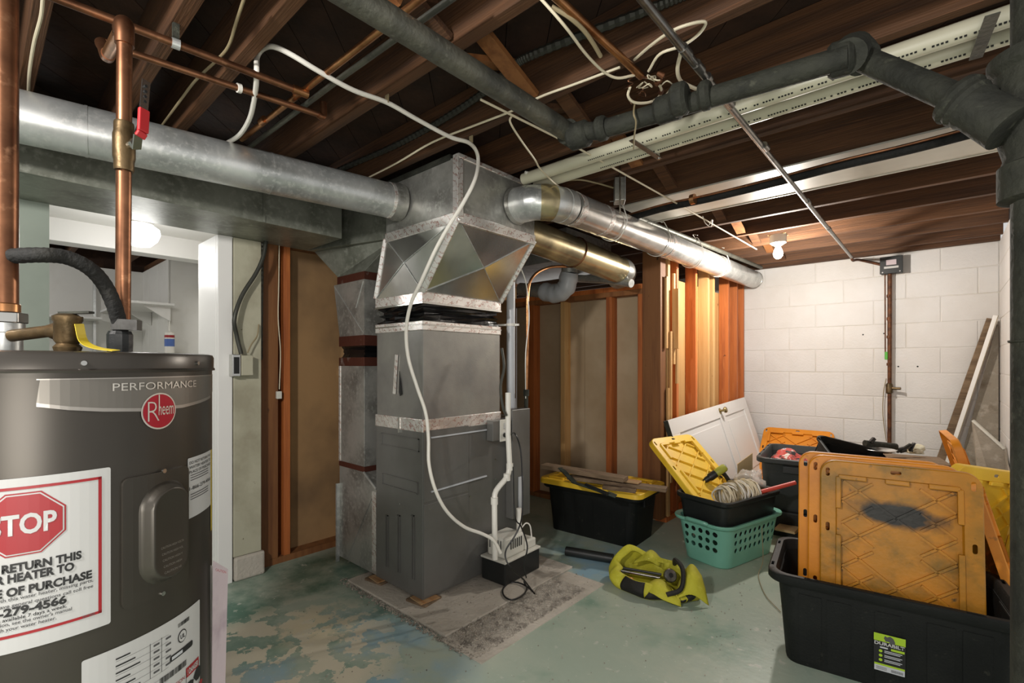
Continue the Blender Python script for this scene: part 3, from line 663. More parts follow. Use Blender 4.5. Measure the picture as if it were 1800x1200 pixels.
hang('loose_cable', 'cream cable looping down beside the bright copper pipe', 'cable', [P(948, -5, z=2.16), P(975, 25, z=2.12), P(1000, 55, z=2.1), P(1030, 95, z=2.1), P(1060, 125, z=2.1), P(1085, 137, z=2.1), P(1115, 132, z=2.12)], .0042, M['cable'])
hang('cut_cable', 'short brown cable stub with cut end next to the copper pipe', 'cable', [P(970, 12, z=2.14), P(1000, 30, z=2.12), P(1025, 52, z=2.11), P(1042, 75, z=2.1), P(1056, 99, z=2.09)], .006, M['cabledark'])
hang('looped_cable', 'cream cable looping under the joist by the steel conduit', 'cable', [P(1115, 105, z=2.16), P(1150, 75, z=2.13), P(1190, 50, z=2.12), P(1238, 38, z=2.12), P(1230, 58, z=2.12), P(1200, 80, z=2.12), P(1160, 95, z=2.12), P(1140, 125, z=2.12)], .0042, M['cable'])
hang('thin_wire', 'long thin wire strung straight from the drain pipe toward the bulb', 'wire', [P(845, 175, z=2.16), P(1012, 258, z=2.14), P(1180, 352, z=2.13), P(1330, 438, z=2.14)], .0045, M['cable'], smooth=0)
hang('hanging_wire', 'cream wire dropping from the joist to the round duct elbow', 'wire', [P(900, 203, z=2.16), P(897, 215, z=2.13), P(915, 245, z=2.10), P(940, 280, z=2.09), P(950, 297, z=2.09), P(975, 322, z=2.1), P(990, 332, z=2.12)], .004, M['cable'])
hang('white_tube_stub', 'short white tube lying on the joists above the duct elbow', 'tube', [P(923, 303, z=2.16), P(945, 308, z=2.16), P(970, 315, z=2.16)], .008, M['pvcw'])
hang('box_cable', 'cream cable feeding the small metal box above the round duct', 'cable', [P(990, 318, z=2.16), P(1020, 316, z=2.15), P(1050, 322, z=2.15), P(1078, 330, z=2.14)], .0045, M['cabledark'])
hang('wire_tail', 'thin wire tail hanging straight down from the tangle', 'wire', [P(1116, 180, z=2.08), P(1114, 200, z=2.02), P(1118, 215, z=2.0), P(1115, 240, z=1.98), P(1114, 262, z=1.97)], .003, M['cabledark'])
# tangle of wires with brown wirenuts
t = thing('wire_tangle', 'tangle of cut wires with red wire nuts above the iron branch drain', 'wires', P(1150, 160, z=2.12))
rt_ = random.Random(11)
b = MB(); b.tube([P(1108, 152, z=2.1), P(1104, 168, z=2.08), P(1115, 180, z=2.07), P(1140, 180, z=2.08), P(1158, 170, z=2.1), P(1162, 155, z=2.1), P(1145, 135, z=2.12)], .0045, 6, smooth=6); b.build('cable_loop', M['cable'], t, smooth=True)
for k in range(9):
    pts = []; x, y = rt_.uniform(1105, 1165), rt_.uniform(135, 165)
    for j in range(5):
        pts.append(P(x, y, z=2.10+rt_.uniform(-.02, .02))); x += rt_.uniform(-14, 14); y += rt_.uniform(-12, 14)
    b = MB(); b.tube(pts, .002, 5, smooth=5); b.build('wire', M['copper'] if k % 2 else M['cable'], t, smooth=True)
for px, py in ((1162, 132), (1157, 145), (1162, 160), (1186, 157), (1207, 168)):
    p = P(px, py, z=2.1); MB().lathe([(.004, -.012), (.009, -.008), (.007, .01), (.004, .014)], p, (rt_.uniform(-1, 1), rt_.uniform(-1, 1), .6), 8).build('wire_nut', M['rust'], t)
b = MB(); b.tube([P(1197, 92, z=2.14), P(1191, 120, z=2.12), P(1195, 140, z=2.11), P(1210, 150, z=2.11), P(1228, 158, z=2.11)], .006, 6, smooth=5); b.build('thick_cable', M['cable'], t, smooth=True)
# small metal box with bracket above the round duct
t = thing('metal_box', 'small square steel box hung on a strap above the round duct', 'box', P(1088, 336, d=2.5))
c = P(1088, 336, d=2.55); R_ = Matrix.Rotation(.6, 3, 'Z')
MB().box(c, (.05, .085, .12), R_).build('box_body', M['galvdark'], t, bevel=.003)
MB().box(c+R_ @ Vector((.028, .0, 0)), (.005, .09, .125), R_).build('box_cover', M['galv'], t, bevel=.003)
MB().bar(c+R_ @ Vector((-.0, -.06, .13)), c+R_ @ Vector((0, -.06, -.14)), .012, .003, up=(1, 0, 0)).build('strap', M['steel'], t)

# clear hose: ceiling to pump
hose = [P(400, 251, z=2.12), P(422, 236, z=2.10), P(440, 205, z=2.10), P(449, 160, z=2.12), P(451, 125, z=2.14), P(452, 100, z=2.21), P(462, 86, z=2.23), P(480, 82, z=2.20), P(510, 95, z=2.165), P(560, 125, z=2.14), P(620, 158, z=2.13), P(680, 180, z=2.14), P(730, 208, z=2.13), P(790, 240, z=2.12), P(826, 252, z=2.13), P(840, 275, d=2.18), P(836, 312, d=2.12), P(815, 355, d=2.10), P(790, 395, d=2.10), P(765, 440, d=2.15), P(740, 495, d=2.2), P(722, 535, d=2.25), P(714, 580, d=2.28), P(718, 630, d=2.3), P(733, 680, d=2.31), P(748, 725, d=2.31), P(753, 770, d=2.31), P(754, 815, d=2.30), P(765, 860, d=2.30), P(785, 898, d=2.32), P(815, 925, d=2.35), P(848, 938, d=2.38), P(868, 950, d=2.40), P(880, 972, d=2.41)]
t = thing('vinyl_hose', 'long white vinyl hose draped from the joists over the furnace to the pump', 'hose', P(880, 972, d=2.41))
MB().tube(hose, .0082, 10, smooth=7).build('hose_run', M['hose'], t, smooth=True)
for px, py in ((680, 180), (828, 250)):
    p = P(px, py, z=2.14); MB().box(p+Vector((0, 0, .012)), (.02, .004, .03)).build('hose_tie', M['cabledark'], t)

# ================================================================== DUCTS
# return trunk + drop
t = thing('return_duct', 'dull grey rectangular return duct dropping beside the furnace', 'duct', (-2.6, 1.6, 0))
YE = P(608, 417, z=1.9).y
MB().bb(-2.93, -2.505, -2.8, YE, 1.90, 2.11).build('trunk', M['trunk'], t, bevel=.002)
MB().bb(-2.503, -2.499, YE-.42, YE-.41, 1.90, 2.11).build('trunk_seam', M['trunk'], t)
# transition from trunk to drop
DX0, DX1, DY0, DY1 = -2.735, -2.475, 1.50, 2.05
zt = 1.2+(640-483)/850*P(620, 483, y=DY0).x/-(.8942+.0) if False else P(612, 483, y=DY0).z
MB().sections([[(-2.93, YE+.002, 1.90), (-2.29, YE+.18, 1.90), (-2.29, 2.05, 1.90), (-2.93, 2.05, 1.90)],
               [(-2.93, YE+.002, 2.11), (-2.29, YE+.18, 2.11), (-2.29, 2.05, 2.11), (-2.93, 2.05, 2.11)]]).build('elbow_box', M['trunk'], t, bevel=.002)
MB().sections([[(DX0-.04, DY0, zt), (DX1, DY0, zt), (DX1, DY1, zt), (DX0-.04, DY1, zt)],
               [(-2.93, YE+.05, 1.90), (-2.30, YE+.20, 1.90), (-2.30, DY1, 1.90), (-2.93, DY1, 1.90)]]).build('flare', M['trunk'], t, bevel=.002)
def band(x0, x1, y0, y1, z0, z1, m, name='tape_band', off=.003): return MB().bb(x0-off, x1+off, y0-off, y1+off, z0, z1).build(name, m, t, bevel=.001)
zb = P(620, 590, y=DY0).z; zc_ = P(620, 608, y=DY0).z; zd = P(620, 628, y=DY0).z; ze = P(620, 815, y=DY0).z
DX0b = P(597, 640, y=DY0).x; DX0a = P(587, 640, y=DY0).x
band(DX0-.04, DX1, DY0, DY1, zt-.045, zt, M['tapered'])
MB().sections([[(DX0b, DY0, zb), (DX1, DY0, zb), (DX1, DY1, zb), (DX0b, DY1, zb)], [(DX0a, DY0, zt-.045), (DX1, DY0, zt-.045), (DX1, DY1, zt-.045), (DX0a, DY1, zt-.045)]]).build('tapered_drop', M['galvdark'], t)
band(DX0b, DX1, DY0, DY1, zc_, zb, M['tapered'])
b = MB()
nf = 8
rings = []
for k in range(nf+1):
    f_ = k/nf; ins = .008+.012*math.sin(f_*PI)
    rings.append([(DX0b+ins*rs.uniform(.4, 1.4), DY0+ins, zc_+(zd-zc_)*f_), (DX1-ins*rs.uniform(.4, 1.4), DY0+ins*rs.uniform(.4, 1.6), zc_+(zd-zc_)*f_), (DX1-ins, DY1, zc_+(zd-zc_)*f_), (DX0b+ins, DY1, zc_+(zd-zc_)*f_)])
b.sections(rings).build('canvas_connector', M['black'], t)
band(DX0b, DX1, DY0, DY1, zd-.05, zd, M['tapered'])
MB().bb(DX0b, DX1, DY0, DY1, ze, zd-.05).build('drop_duct', M['galvdark'], t, bevel=.001)
MB().bb(DX0b-.004, DX0b+.012, DY0-.004, DY0, ze, zd-.05).build('edge_seam', M['tape'], t)
band(DX0b, DX1, DY0, DY1, ze-.03, ze, M['tapered'])
# boot at the bottom: slants out to the furnace side
FX0 = -2.345; FX1 = -1.93; FY0 = 1.494; FY1 = 2.237
zs = P(672, 862, y=DY0).z; zbt = .06
q = [(DX0b, DY0, .03), (-2.70, DY0, .03), (FX0-.004, DY0, .03), (FX0-.004, DY0, zs), (DX1, DY0, ze-.03), (DX0b, DY0, ze-.03)]
MB().sections([q, [(x, DY1, z_) for x, y, z_ in q]]).build('boot', M['galvdark'], t)
MB().bb(FX0-.045, FX0-.004, DY0-.004, DY0, .05, zs-.02).build('boot_tape', M['tape'], t)
MB().bar((-2.66, DY0-.003, .04), (FX0-.05, DY0-.003, zs-.06), .006, .006, up=(0, 1, 0)).build('boot_crease', M['galvdark'], t)
MB().bar((DX1, DY0-.004, ze-.03), (FX0-.004, DY0-.004, zs), .012, .006, up=(0, 1, 0)).build('boot_flange', M['galv'], t)
MB().bb(DX0b-.012, DX0b+.0, DY0-.02, DY0, .0, P(600, 850, y=DY0).z).build('edge_strip', M['galv'], t)
# X crease of the tapered drop
z0, z1 = zb, zt-.045
MB().bar((DX0a+.01, DY0-.001, z1-.01), (DX1-.005, DY0-.001, z0+.01), .003, .005, up=(0, 1, 0)).build('cross_crease', M['galv'], t)
MB().bar((DX1-.01, DY0-.001, z1-.01), (DX1-.09, DY0-.001, (z0+z1)/2), .003, .005, up=(0, 1, 0)).build('cross_crease', M['galv'], t)

# furnace
t = thing('furnace', 'tall charcoal grey upright furnace on wooden shims beside the pump', 'furnace', (-2.14, 1.85, 0))
ZF0, ZF1 = .028, .885; ZC0, ZC1 = .905, 1.40; CY1 = 2.055
MB().bb(FX0, FX1, FY0, FY1, ZF0, ZF1).build('cabinet', M['cab'], t, bevel=.003)
ym = P(822, 640, x=FX1).y
MB().bb(FX1, FX1+.004, FY0+.004, ym-.25+.255, ZF0+.01, .50).build('lower_door', M['cab'], t, bevel=.002); fdoor = [o for o in t.children if o.name.startswith('lower_door')][0]
MB().bb(FX1, FX1+.004, FY0+.004, ym+.005, .51, ZF1-.015).build('upper_door', M['cab'], t, bevel=.002); udoor = [o for o in t.children if o.name.startswith('upper_door')][0]
for (pa, pb) in (((758, 769), (855, 755)), ((758, 864), (855, 836))):
    a = P(*pa, x=FX1+.006); b_ = P(*pb, x=FX1+.006)
    MB().bar(a, b_, .007, .010, up=(1, 0, 0)).build('embossed_highlight', M['pvcgrey'], udoor if pa[1] < 800 else fdoor)  # pale grey paints in the bright highlight along the door embossing
# pressed outlines on the narrow face
def outline(x0, x1, z0, z1, ybase, name='pressed_outline', gap=True):
    b = MB(); th = .0045
    b.bb(x0, x0+th, ybase-.006, ybase, z0, z1); b.bb(x1-th, x1, ybase-.006, ybase, z0, z1); b.bb(x0, x1, ybase-.006, ybase, z1-th, z1)
    if gap: b.bb(x0, x1, ybase-.006, ybase, z0, z0+th)
    b.build(name, M['cab'], t)
def fx(px): return P(px, 640, y=FY0).x
def fz(px, py): return P(px, py, y=FY0).z
outline(fx(673), fx(735), fz(700, 840)-.055, fz(700, 838), FY0)
outline(fx(672), fx(737), fz(700, 770)-.05, fz(700, 765), FY0)
for px in (681, 702, 727): outline(fx(px)-.012, fx(px)+.008, .05+.06, fz(px, 905), FY0, gap=False)
for px, py in ((704, 885), (703, 1045), (690, 1048)):
    p = P(px, py, y=FY0); MB().cyl(p, p-Vector((0, .004, 0)), .004, 8).build('screw', M['steel'], t)
for px, py in ((756, 895), (826, 872), (870, 807), (870, 842), (842, 1018), (768, 1053)):
    p = P(px, py, x=FX1+.004); MB().cyl(p, p+Vector((.004, 0, 0)), .004, 8).build('screw', M['steel'], t)
# coil case
MB().bb(FX0+.004, FX1-.002, FY0+.003, CY1, ZC0, ZC1).build('coil_case', M['coil'], t, bevel=.003)
MB().bb(FX0-.003, FX1+.004, FY0-.004, CY1+.004, ZF1-.025, ZC0+.02).build('tape_band', M['tape'], t, bevel=.003)
MB().bb(FX0-.003, FX1+.004, FY0-.004, CY1+.004, ZC1-.03, ZC1+.018).build('tape_band', M['tape'], t, bevel=.003)
MB().bb(FX0-.004, FX1+.006, FY0-.005, CY1+.006, ZC1-.005, ZC1+.002).build('tape_edge', M['steel'], t, bevel=.001)
MB().bar(P(697, 623, y=FY0-.003), P(693, 692, y=FY0-.003), .022, .004, up=(0, 1, 0)).build('patch_tape', M['tape'], t)
a = P(702, 652, y=FY0-.004); MB().sections([[a, a+Vector((.022, 0, -.12)), a+Vector((.004, 0, -.13)), a+Vector((-.004, 0, -.11))], [p+Vector((0, .003, 0)) for p in (a, a+Vector((.022, 0, -.12)), a+Vector((.004, 0, -.13)), a+Vector((-.004, 0, -.11)))]]).build('torn_slot', M['black'], t)
MB().bar(P(702, 732, y=FY0-.004), P(702, 760, y=FY0-.004), .014, .008, up=(0, 1, 0)).build('latch_clip', M['steel'], t)
# canvas connector
b = MB(); rings = []
CZ0, CZ1 = ZC1+.018, 1.505
for k in range(9):
    f_ = k/8; zc = CZ0+(CZ1-CZ0)*f_; i_ = .004+.018*math.sin(f_*PI)
    ring_ = []
    for (xa, ya, xb, yb) in ((FX0, FY0, FX1, FY0), (FX1, FY0, FX1, CY1), (FX1, CY1, FX0, CY1), (FX0, CY1, FX0, FY0)):
        for j in range(5):
            g_ = j/5; x = xa+(xb-xa)*g_; y = ya+(yb-ya)*g_; cx, cy = (FX0+FX1)/2, (FY0+CY1)/2
            s_ = 1-(i_*rs.uniform(.2, 1.9))/.25; ring_.append((cx+(x-cx)*s_, cy+(y-cy)*s_, zc+rs.uniform(-.004, .004)))
    rings.append(ring_)
b.sections(rings).build('canvas_connector', M['black'], t)
# shims
for x, y in ((FX1-.03, FY0+.03), (FX0+.02, FY0+.02)):
    tt = thing('wood_shim', 'pale plywood shim under the %s corner of the furnace' % ('front' if x > -2.1 else 'narrow-side rear'), 'shim', (x, y, .012))
    MB().box((x, y, .0175), (.13, .12, .011), Matrix.Rotation(.15, 3, 'Z')).build('lower_shim', M['wood'], tt)
    MB().box((x+.01, y, .0255), (.10, .11, .005), Matrix.Rotation(-.1, 3, 'Z')).build('upper_shim', M['woodcut'], tt)

# supply plenum
t = thing('supply_plenum', 'shiny sheet metal plenum flaring out above the furnace with foil tape seams', 'duct', (-2.0, 1.77, 1.5))
BX0, BX1, BY0, BY1, BZ0, BZ1 = -2.235, -1.66, 1.485, 2.04, 1.872, 2.155
KX0, KX1, KY0, KY1, KZ = FX0, FX1, FY0, CY1, 1.56
MB().bb(KX0-.003, KX1+.004, KY0-.004, KY1+.004, 1.505, KZ).build('tape_band', M['tape'], t, bevel=.003)
MB().bb(KX0-.004, KX1+.006, KY0-.006, KY1+.006, 1.502, 1.512).build('tape_edge', M['steel'], t, bevel=.001)
lo = [Vector(p) for p in ((KX0, KY0, KZ), (KX1, KY0, KZ), (KX1, KY1, KZ), (KX0, KY1, KZ))]
hi = [Vector(p) for p in ((BX0, BY0, BZ0), (BX1, BY0, BZ0), (BX1, BY1, BZ0), (BX0, BY1, BZ0))]
for i in range(4):
    a, b_, c, d = lo[i], lo[(i+1) % 4], hi[(i+1) % 4], hi[i]
    ctr = (a+b_+c+d)/4; n = (b_-a).cross(d-a).normalized()
    ctr = ctr+n*.026
    mb = MB(); V = [mb.bm.verts.new(p) for p in (a, b_, c, d, ctr)]
    for j in range(4): mb.face([V[j], V[(j+1) % 4], V[4]])
    cs_ = mb.build('cone_side', M['cone'], t)
    for p_ in (a, b_, c, d): MB().bar(p_+n*.002, ctr+n*.002, .004, .003, up=n).build('cross_crease', M['galv'], cs_)
for i in (0, 1, 2):
    a, d = lo[i], hi[i]; MB().bar(a, d, .03, .012, up=(1, -1, .3)).build('corner_tape', M['tape'] if i != 1 else M['tape'], t, bevel=.004)
MB().bb(BX0, BX1, BY0, BY1, BZ0, BZ1).build('plenum_box', M['galvdark'], t, bevel=.002)
MB().bb(BX0-.004, BX1+.004, BY0-.005, BY1+.005, BZ0-.022, BZ0+.03).build('tape_band', M['tape'], t, bevel=.004)
MB().bb(BX1-.03, BX1+.005, BY0-.006, BY0+.03, BZ0, BZ1+.01).build('corner_tape', M['tape'], t, bevel=.003)
MB().bb(BX1-.02, BX1+.006, BY0, BY1, BZ1-.008, BZ1+.014).build('top_tape', M['tape'], t, bevel=.003)
MB().bb(BX0, BX1-.05, BY0-.006, BY0+.01, BZ1-.006, BZ1+.02).build('top_flange', M['iron'], t)
# round duct to the left
t = thing('round_duct', 'shiny round duct running from the plenum toward the upper left over the opening', 'duct', (-2.1, 1.48, 2.04))
d0 = Vector((-2.10, 1.485, 2.035)); d1 = Vector((-2.29, .10, 2.022)); dr = (d1-d0).normalized()
MB().tube([d0+dr*.04, d1+dr*1.6], .086, 40).build('duct_run', M['galv'], t, smooth=True)
MB().tube([d0+dr*.0, d0+dr*.03, d0+dr*.06], [.092, .096, .089], 40).build('crimped_collar', M['galvdark'], t, smooth=True)
MB().tube([d0+dr*.055, d0+dr*.075], .0885, 40).build('tape_band', M['tape'], t, smooth=True)
for s_ in (.62, 1.22): MB().tube([d0+dr*s_, d0+dr*(s_+.008)], .0875, 40).build('joint_ring', M['galv'], t, smooth=True)
# elbow + long duct to the right
t = thing('long_round_duct', 'long shiny round duct with elbow running along the stud wall to the far wall', 'duct', (-1.47, 3, 2.05))
ea = Vector((-1.655, 1.83, 2.02)); 
E0 = P(950, 357, d=2.42); E1 = P(992, 372, d=2.55)
g0 = Vector((-1.475, 2.10, 2.025)); g1 = Vector((-1.47, 5.40, 2.075))
arc = [Vector((-1.655, 1.885, 2.02)), Vector((-1.60, 1.888, 2.02)), Vector((-1.55, 1.905, 2.02)), Vector((-1.505, 1.945, 2.02)), Vector((-1.48, 2.0, 2.02)), Vector((-1.475, 2.06, 2.022)), g0]
MB().tube([arc[0]-Vector((.0, 0, 0)), arc[0]+Vector((.02, 0, 0))], [.096, .09], 36).build('collar', M['galvdark'], t, smooth=True)
for k in range(1, 6):
    MB().tube([arc[k-1]*.5+arc[k]*.5 if k > 1 else arc[0], arc[k], arc[k]*.5+arc[k+1]*.5], .0895 if k % 2 else .0875, 36).build('elbow_gore', M['brass_duct'] if k == 3 else M['galv'], t, smooth=True)
sp = [g0+(g1-g0)*f_ for f_ in (0, .34, .67, 1)]
for k, (a, b_) in enumerate(zip(sp, sp[1:])): MB().cyl(a, b_, .0875-.001*k, 40).build('duct_length', M['shiny'] if k == 0 else M['galv'], t, smooth=True)
for f_ in (.005, .09, .345, .68): MB().cyl(g0+(g1-g0)*f_, g0+(g1-g0)*(f_+.012), .0895, 40).build('tape_band', M['tape'], t, smooth=True)
MB().cyl(g0+(g1-g0)*.994, g0+(g1-g0)*.999, .0895, 40).build('end_ring', M['galvdark'], t, smooth=True)
# hanger wires round the long duct
for i, yy in enumerate((2.55, 3.15, 3.75, 4.35)):
    f_ = (yy-g0.y)/(g1.y-g0.y); c = g0+(g1-g0)*f_
    pts = [c+Vector((-.03, .02, .15)), c+Vector((.05, .0, .125)), c+Vector((.085, 0, .05))]+[c+Vector((.095*math.cos(a), .01*math.sin(3*a), .095*math.sin(a))) for a in (0, -.6, -1.2, -1.8, -2.4, -3.1)]
    if i: pts = [c+Vector((.06, -.03, .14)), c+Vector((.02, -.02, .155)), c+Vector((.03, 0, .13))]+pts[1:]
    hang('duct_hanger', ['white wire hanger around the long duct, nearest the elbow', 'white wire hanger around the long duct above the corner stud', 'white wire hanger around the long duct, third from the elbow', 'white wire hanger around the long duct, nearest the far wall'][i], 'wire', pts, .0032, M['pvcw'], group='wire hangers around the long duct', seg=6, part='wire_loop')
hang('coiled_wire', 'curly white wire hanging from the joists near the lit bulb', 'wire', [P(1235, 380, z=2.16), P(1240, 392, z=2.13), P(1250, 398, z=2.12), P(1252, 386, z=2.12), P(1247, 394, z=2.12)], .0032, M['pvcw'])
# second round duct
t = thing('short_round_duct', 'brassy round duct running from the plenum back into the closet', 'duct', (-1.8, 2.6, 1.9))
h0 = Vector((-1.80, 2.045, 1.955)); h1 = Vector((-1.80, 3.20, 1.90))
MB().cyl(h0, h1, .096, 40).build('duct_run', M['brass_duct'], t, smooth=True)
MB().tube([h0, h0+Vector((0, .03, 0))], [.102, .098], 36).build('collar', M['galvdark'], t, smooth=True)
MB().tube([h1-Vector((0, .01, 0)), h1+Vector((0, .04, -.004)), h1+Vector((-.02, .10, -.015)), h1+Vector((-.10, .14, -.02))], [.098, .10, .098, .095], 36, smooth=3).build('end_elbow', M['galvdark'], t, smooth=True)
b = MB(); cc = Vector((-1.80, 2.62, 1.93)); b.tube([cc+Vector((.1*math.cos(a), .02*math.sin(a), .1*math.sin(a))) for a in [k*PI/10 for k in range(-12, 9)]], .0045, 6); b.build('hanger_band', M['copper'], t, smooth=True)
# flexible elbow under it
t = thing('flue_elbow', 'grey wrapped elbow duct hanging below the brassy round duct', 'duct', P(985, 490, y=2.95))
e_ = [P(1002, 455, y=3.0), P(1001, 480, y=3.0), P(995, 505, y=3.0), P(978, 516, y=3.0), P(955, 512, y=3.0), P(915, 508, y=3.0)]
MB().tube(e_[:2], .062, 28).build('collar', M['galv'], t, smooth=True)
sp = spline(e_[1:5], 5); MB().tube(sp, [.066+.004*(k % 3) for k in range(len(sp))], 28).build('wrapped_elbow', M['pvcgrey'], t, smooth=True)
MB().tube(e_[4:], .052, 28).build('side_duct', M['galvdark'], t, smooth=True)
hang('silver_closet_pipe', 'silver pipe running behind the grey elbow in the closet', 'pipe', [P(995, 488, y=3.3), P(1070, 492, y=3.25), P(1110, 498, y=3.2)], .03, M['galv'], smooth=0, seg=20, part='pipe_barrel')
t = thing('closet_bulkhead', 'dark sheet metal trunk behind the brassy duct in the closet', 'duct', (-2.3, 2.9, 1.95))
MB().bb(-2.9, -1.95, 2.75, 3.35, 1.93, 2.15).build('trunk', M['galvdark'], t, bevel=.003)

# ================================================================== FURNACE SERVICES
t = thing('flue_pipe', 'pale grey plastic pipe standing vertically behind the furnace coil case', 'pipe', P(898, 640, d=2.98))
f0 = P(898, 717, d=2.98); f1 = P(898, 478, d=2.98)
MB().cyl(f0, Vector((f0.x, f0.y, f1.z+.25)), .0265, 24).build('pipe_barrel', M['pvcgrey'], t, smooth=True)
MB().cyl(f0, f0+Vector((0, 0, .06)), .031, 24).build('coupling', M['pvcgrey'], t, smooth=True)
zc = P(898, 571, d=2.98).z; MB().cyl((f0.x, f0.y, zc-.008), (f0.x, f0.y, zc+.008), .031, 24).build('pipe_clamp', M['pvcw'], t)
MB().bar((f0.x-.09, f0.y-.05, zc), (f0.x+.05, f0.y+.02, zc), .012, .012).build('clamp_bracket', M['pvcw'], t)
t = thing('side_box', 'slim grey steel control box on the rear side of the furnace', 'box', P(915, 850, d=2.95))
y0 = P(897, 640, x=FX1+.02).y
MB().bb(FX1+.001, FX1+.055, y0-.02, y0+.14, P(905, 905, d=2.9).z, P(905, 718, d=2.9).z).build('box_body', M['cab'], t, bevel=.003)
MB().bb(FX1+.057, FX1+.060, y0+.03, y0+.07, P(905, 890, d=2.9).z, P(905, 835, d=2.9).z).build('label_strip', M['pvcgrey'], t)
# outlet and switch
t = thing('outlet_box', 'steel outlet box with cream double outlet on the furnace side', 'outlet', P(880, 755, d=2.6))
o = P(883, 756, x=FX1+.05)
MB().box((FX1+.028, o.y-.03, o.z+.003), (.05, .10, .115)).build('box_body', M['cab'], t, bevel=.003)
fpl = MB().box((FX1+.057, o.y+.015, o.z), (.006, .085, .125)).build('face_plate', M['pump'], t, bevel=.003)
for s_ in (-1, 1): MB().box((FX1+.062, o.y+.015, o.z+s_*.026), (.004, .03, .034)).build('socket', M['label'], fpl, bevel=.004)
t = thing('power_cord', 'black power cord looping from the outlet down over the pump', 'cord', P(910, 1040, z=.02))
q = o+Vector((.075, .005, -.026)); q.x = FX1+.075
MB().cyl(q+Vector((-.012, 0, 0)), q+Vector((.02, 0, 0)), .013, 12).build('plug', M['cordblack'], t, smooth=True)
cpts = [q+Vector((.02, 0, 0)), P(905, 762, d=2.55), P(915, 790, d=2.55), P(918, 840, d=2.5), P(918, 900, d=2.45), P(913, 925, d=2.40), P(903, 945, d=2.38), P(890, 965, d=2.36), P(889, 982, d=2.34), P(900, 1000, d=2.34), P(920, 1018, d=2.42), P(937, 1040, z=.018)]
MB().tube(cpts, .0042, 8, smooth=6).build('cord_run', M['cordblack'], t, smooth=True)
loop = [P(921, 1022, z=.03), P(926, 1035, z=.018), P(917, 1047, z=.018), P(900, 1054, z=.018), P(887, 1048, z=.018), P(884, 1036, z=.018), P(895, 1024, z=.018), P(912, 1024, z=.02), P(928, 1032, z=.018), P(940, 1043, z=.018)]
MB().tube(loop, .0042, 8, smooth=6).build('cord_loop', M['cordblack'], t, smooth=True)
MB().tube([P(902, 820, d=2.55), P(905, 905, d=2.5), P(916, 925, d=2.4), P(927, 960, d=2.3), P(921, 990, d=2.3), P(925, 1015, d=2.32)], .0035, 8, smooth=6).build('second_cord', M['cordblack'], t, smooth=True)
# condensate PVC pipe
t = thing('condensate_pipe', 'white plastic drain pipe bent down the furnace side into the pump', 'pipe', P(871, 980, d=2.5))
cp = [P(893, 690, d=2.62), P(893, 760, d=2.60), P(896, 820, d=2.6), P(891, 838, d=2.58), P(872, 862, d=2.52), P(869, 880, d=2.50), P(870, 983, d=2.47)]
MB().tube(cp[:3], .0145, 16).build('upper_pipe', M['pvcw'], t, smooth=True)
MB().tube(cp[2:6], .0145, 16, smooth=3).build('offset_pipe', M['pvcw'], t, smooth=True)
MB().tube(cp[5:], .0145, 16).build('lower_pipe', M['pvcw'], t, smooth=True)
for k in (2, 3, 5): MB().cyl(cp[k]-Vector((0, 0, .018)), cp[k]+Vector((0, 0, .018)), .0185, 16).build('coupling', M['pvcw'], t, smooth=True)
t = thing('flexible_whip', 'grey flexible whip cable curving down the coil case to the outlet', 'cable', P(885, 700, d=2.6))
MB().tube([P(882, 612, d=2.66), P(886, 645, d=2.64), P(880, 680, d=2.62), P(884, 715, d=2.6), P(890, 730, d=2.58)], .008, 10, smooth=8).build('cable_run', M['flex'], t, smooth=True)
# refrigerant lines
t = thing('refrigerant_lines', 'copper refrigerant lines dropping behind the furnace', 'pipe', P(925, 850, d=3.0))
MB().tube([P(1000, 468, d=3.2), P(965, 470, d=3.1), P(938, 485, d=3.0), P(928, 515, d=2.98), P(927, 600, d=2.98), P(925, 690, d=2.98)], .009, 10, smooth=6).build('copper_line', M['coppernew'], t, smooth=True)
MB().tube([P(915, 470, d=2.9), P(925, 500, d=2.95), P(930, 560, d=2.95), P(924, 620, d=2.96), P(924, 700, d=2.97)], .0035, 8, smooth=6).build('thin_wire', M['pvcw'], t, smooth=True)
MB().cyl(P(925, 688, d=2.98), P(925, 850, d=2.98), .0125, 12).build('lower_line', M['iron'], t, smooth=True)
for py in (690, 762, 832, 860): p = P(925, py, d=2.98); MB().cyl(p-Vector((0, 0, .02)), p+Vector((0, 0, .02)), .018, 12).build('fitting', M['iron'], t, smooth=True)
# pump
c0 = P(907, 1000, z=.013); 
t = thing('condensate_pump', 'white condensate pump on a black tank beside the furnace', 'pump', (-1.76, 2.07, .013), rz=0)
MX0, MX1, MY0, MY1 = -1.865, -1.735, 1.80, 2.12
MX0, MX1 = P(862, 1000, y=1.86).x, 0
pc = P(907, 985, z=.09); L_ = .30; W_ = .15
Rz = Matrix.Rotation(math.radians(4), 4, 'Z')
def pb(cx, cy, cz, sx, sy, sz, name, m, bv=.006, par=None): return MB().box((cx, cy, cz), (sx, sy, sz)).build(name, M[m], par or t, world=False, bevel=bv)
PX, PY = -1.838, 2.05
t.location = (PX, PY, .013); t.rotation_euler = (0, 0, math.radians(2)); MWI[t] = (Matrix.Translation((PX, PY, .013)) @ Matrix.Rotation(math.radians(2), 4, 'Z')).inverted()
pb(0, 0, .06, .17, .31, .12, 'tank', 'blackplastic'); pb(0, 0, .124, .18, .32, .012, 'tank_lid', 'pump', .003)
mcv = pb(.0, -.045, .185, .135, .17, .11, 'motor_cover', 'pump', .012); pb(.0, .095, .155, .135, .10, .05, 'switch_cover', 'pump', .008)
for k in range(6): pb(.069, -.085+k*.018, .20, .004, .005, .05, 'vent_slot', 'ink', 0, mcv)
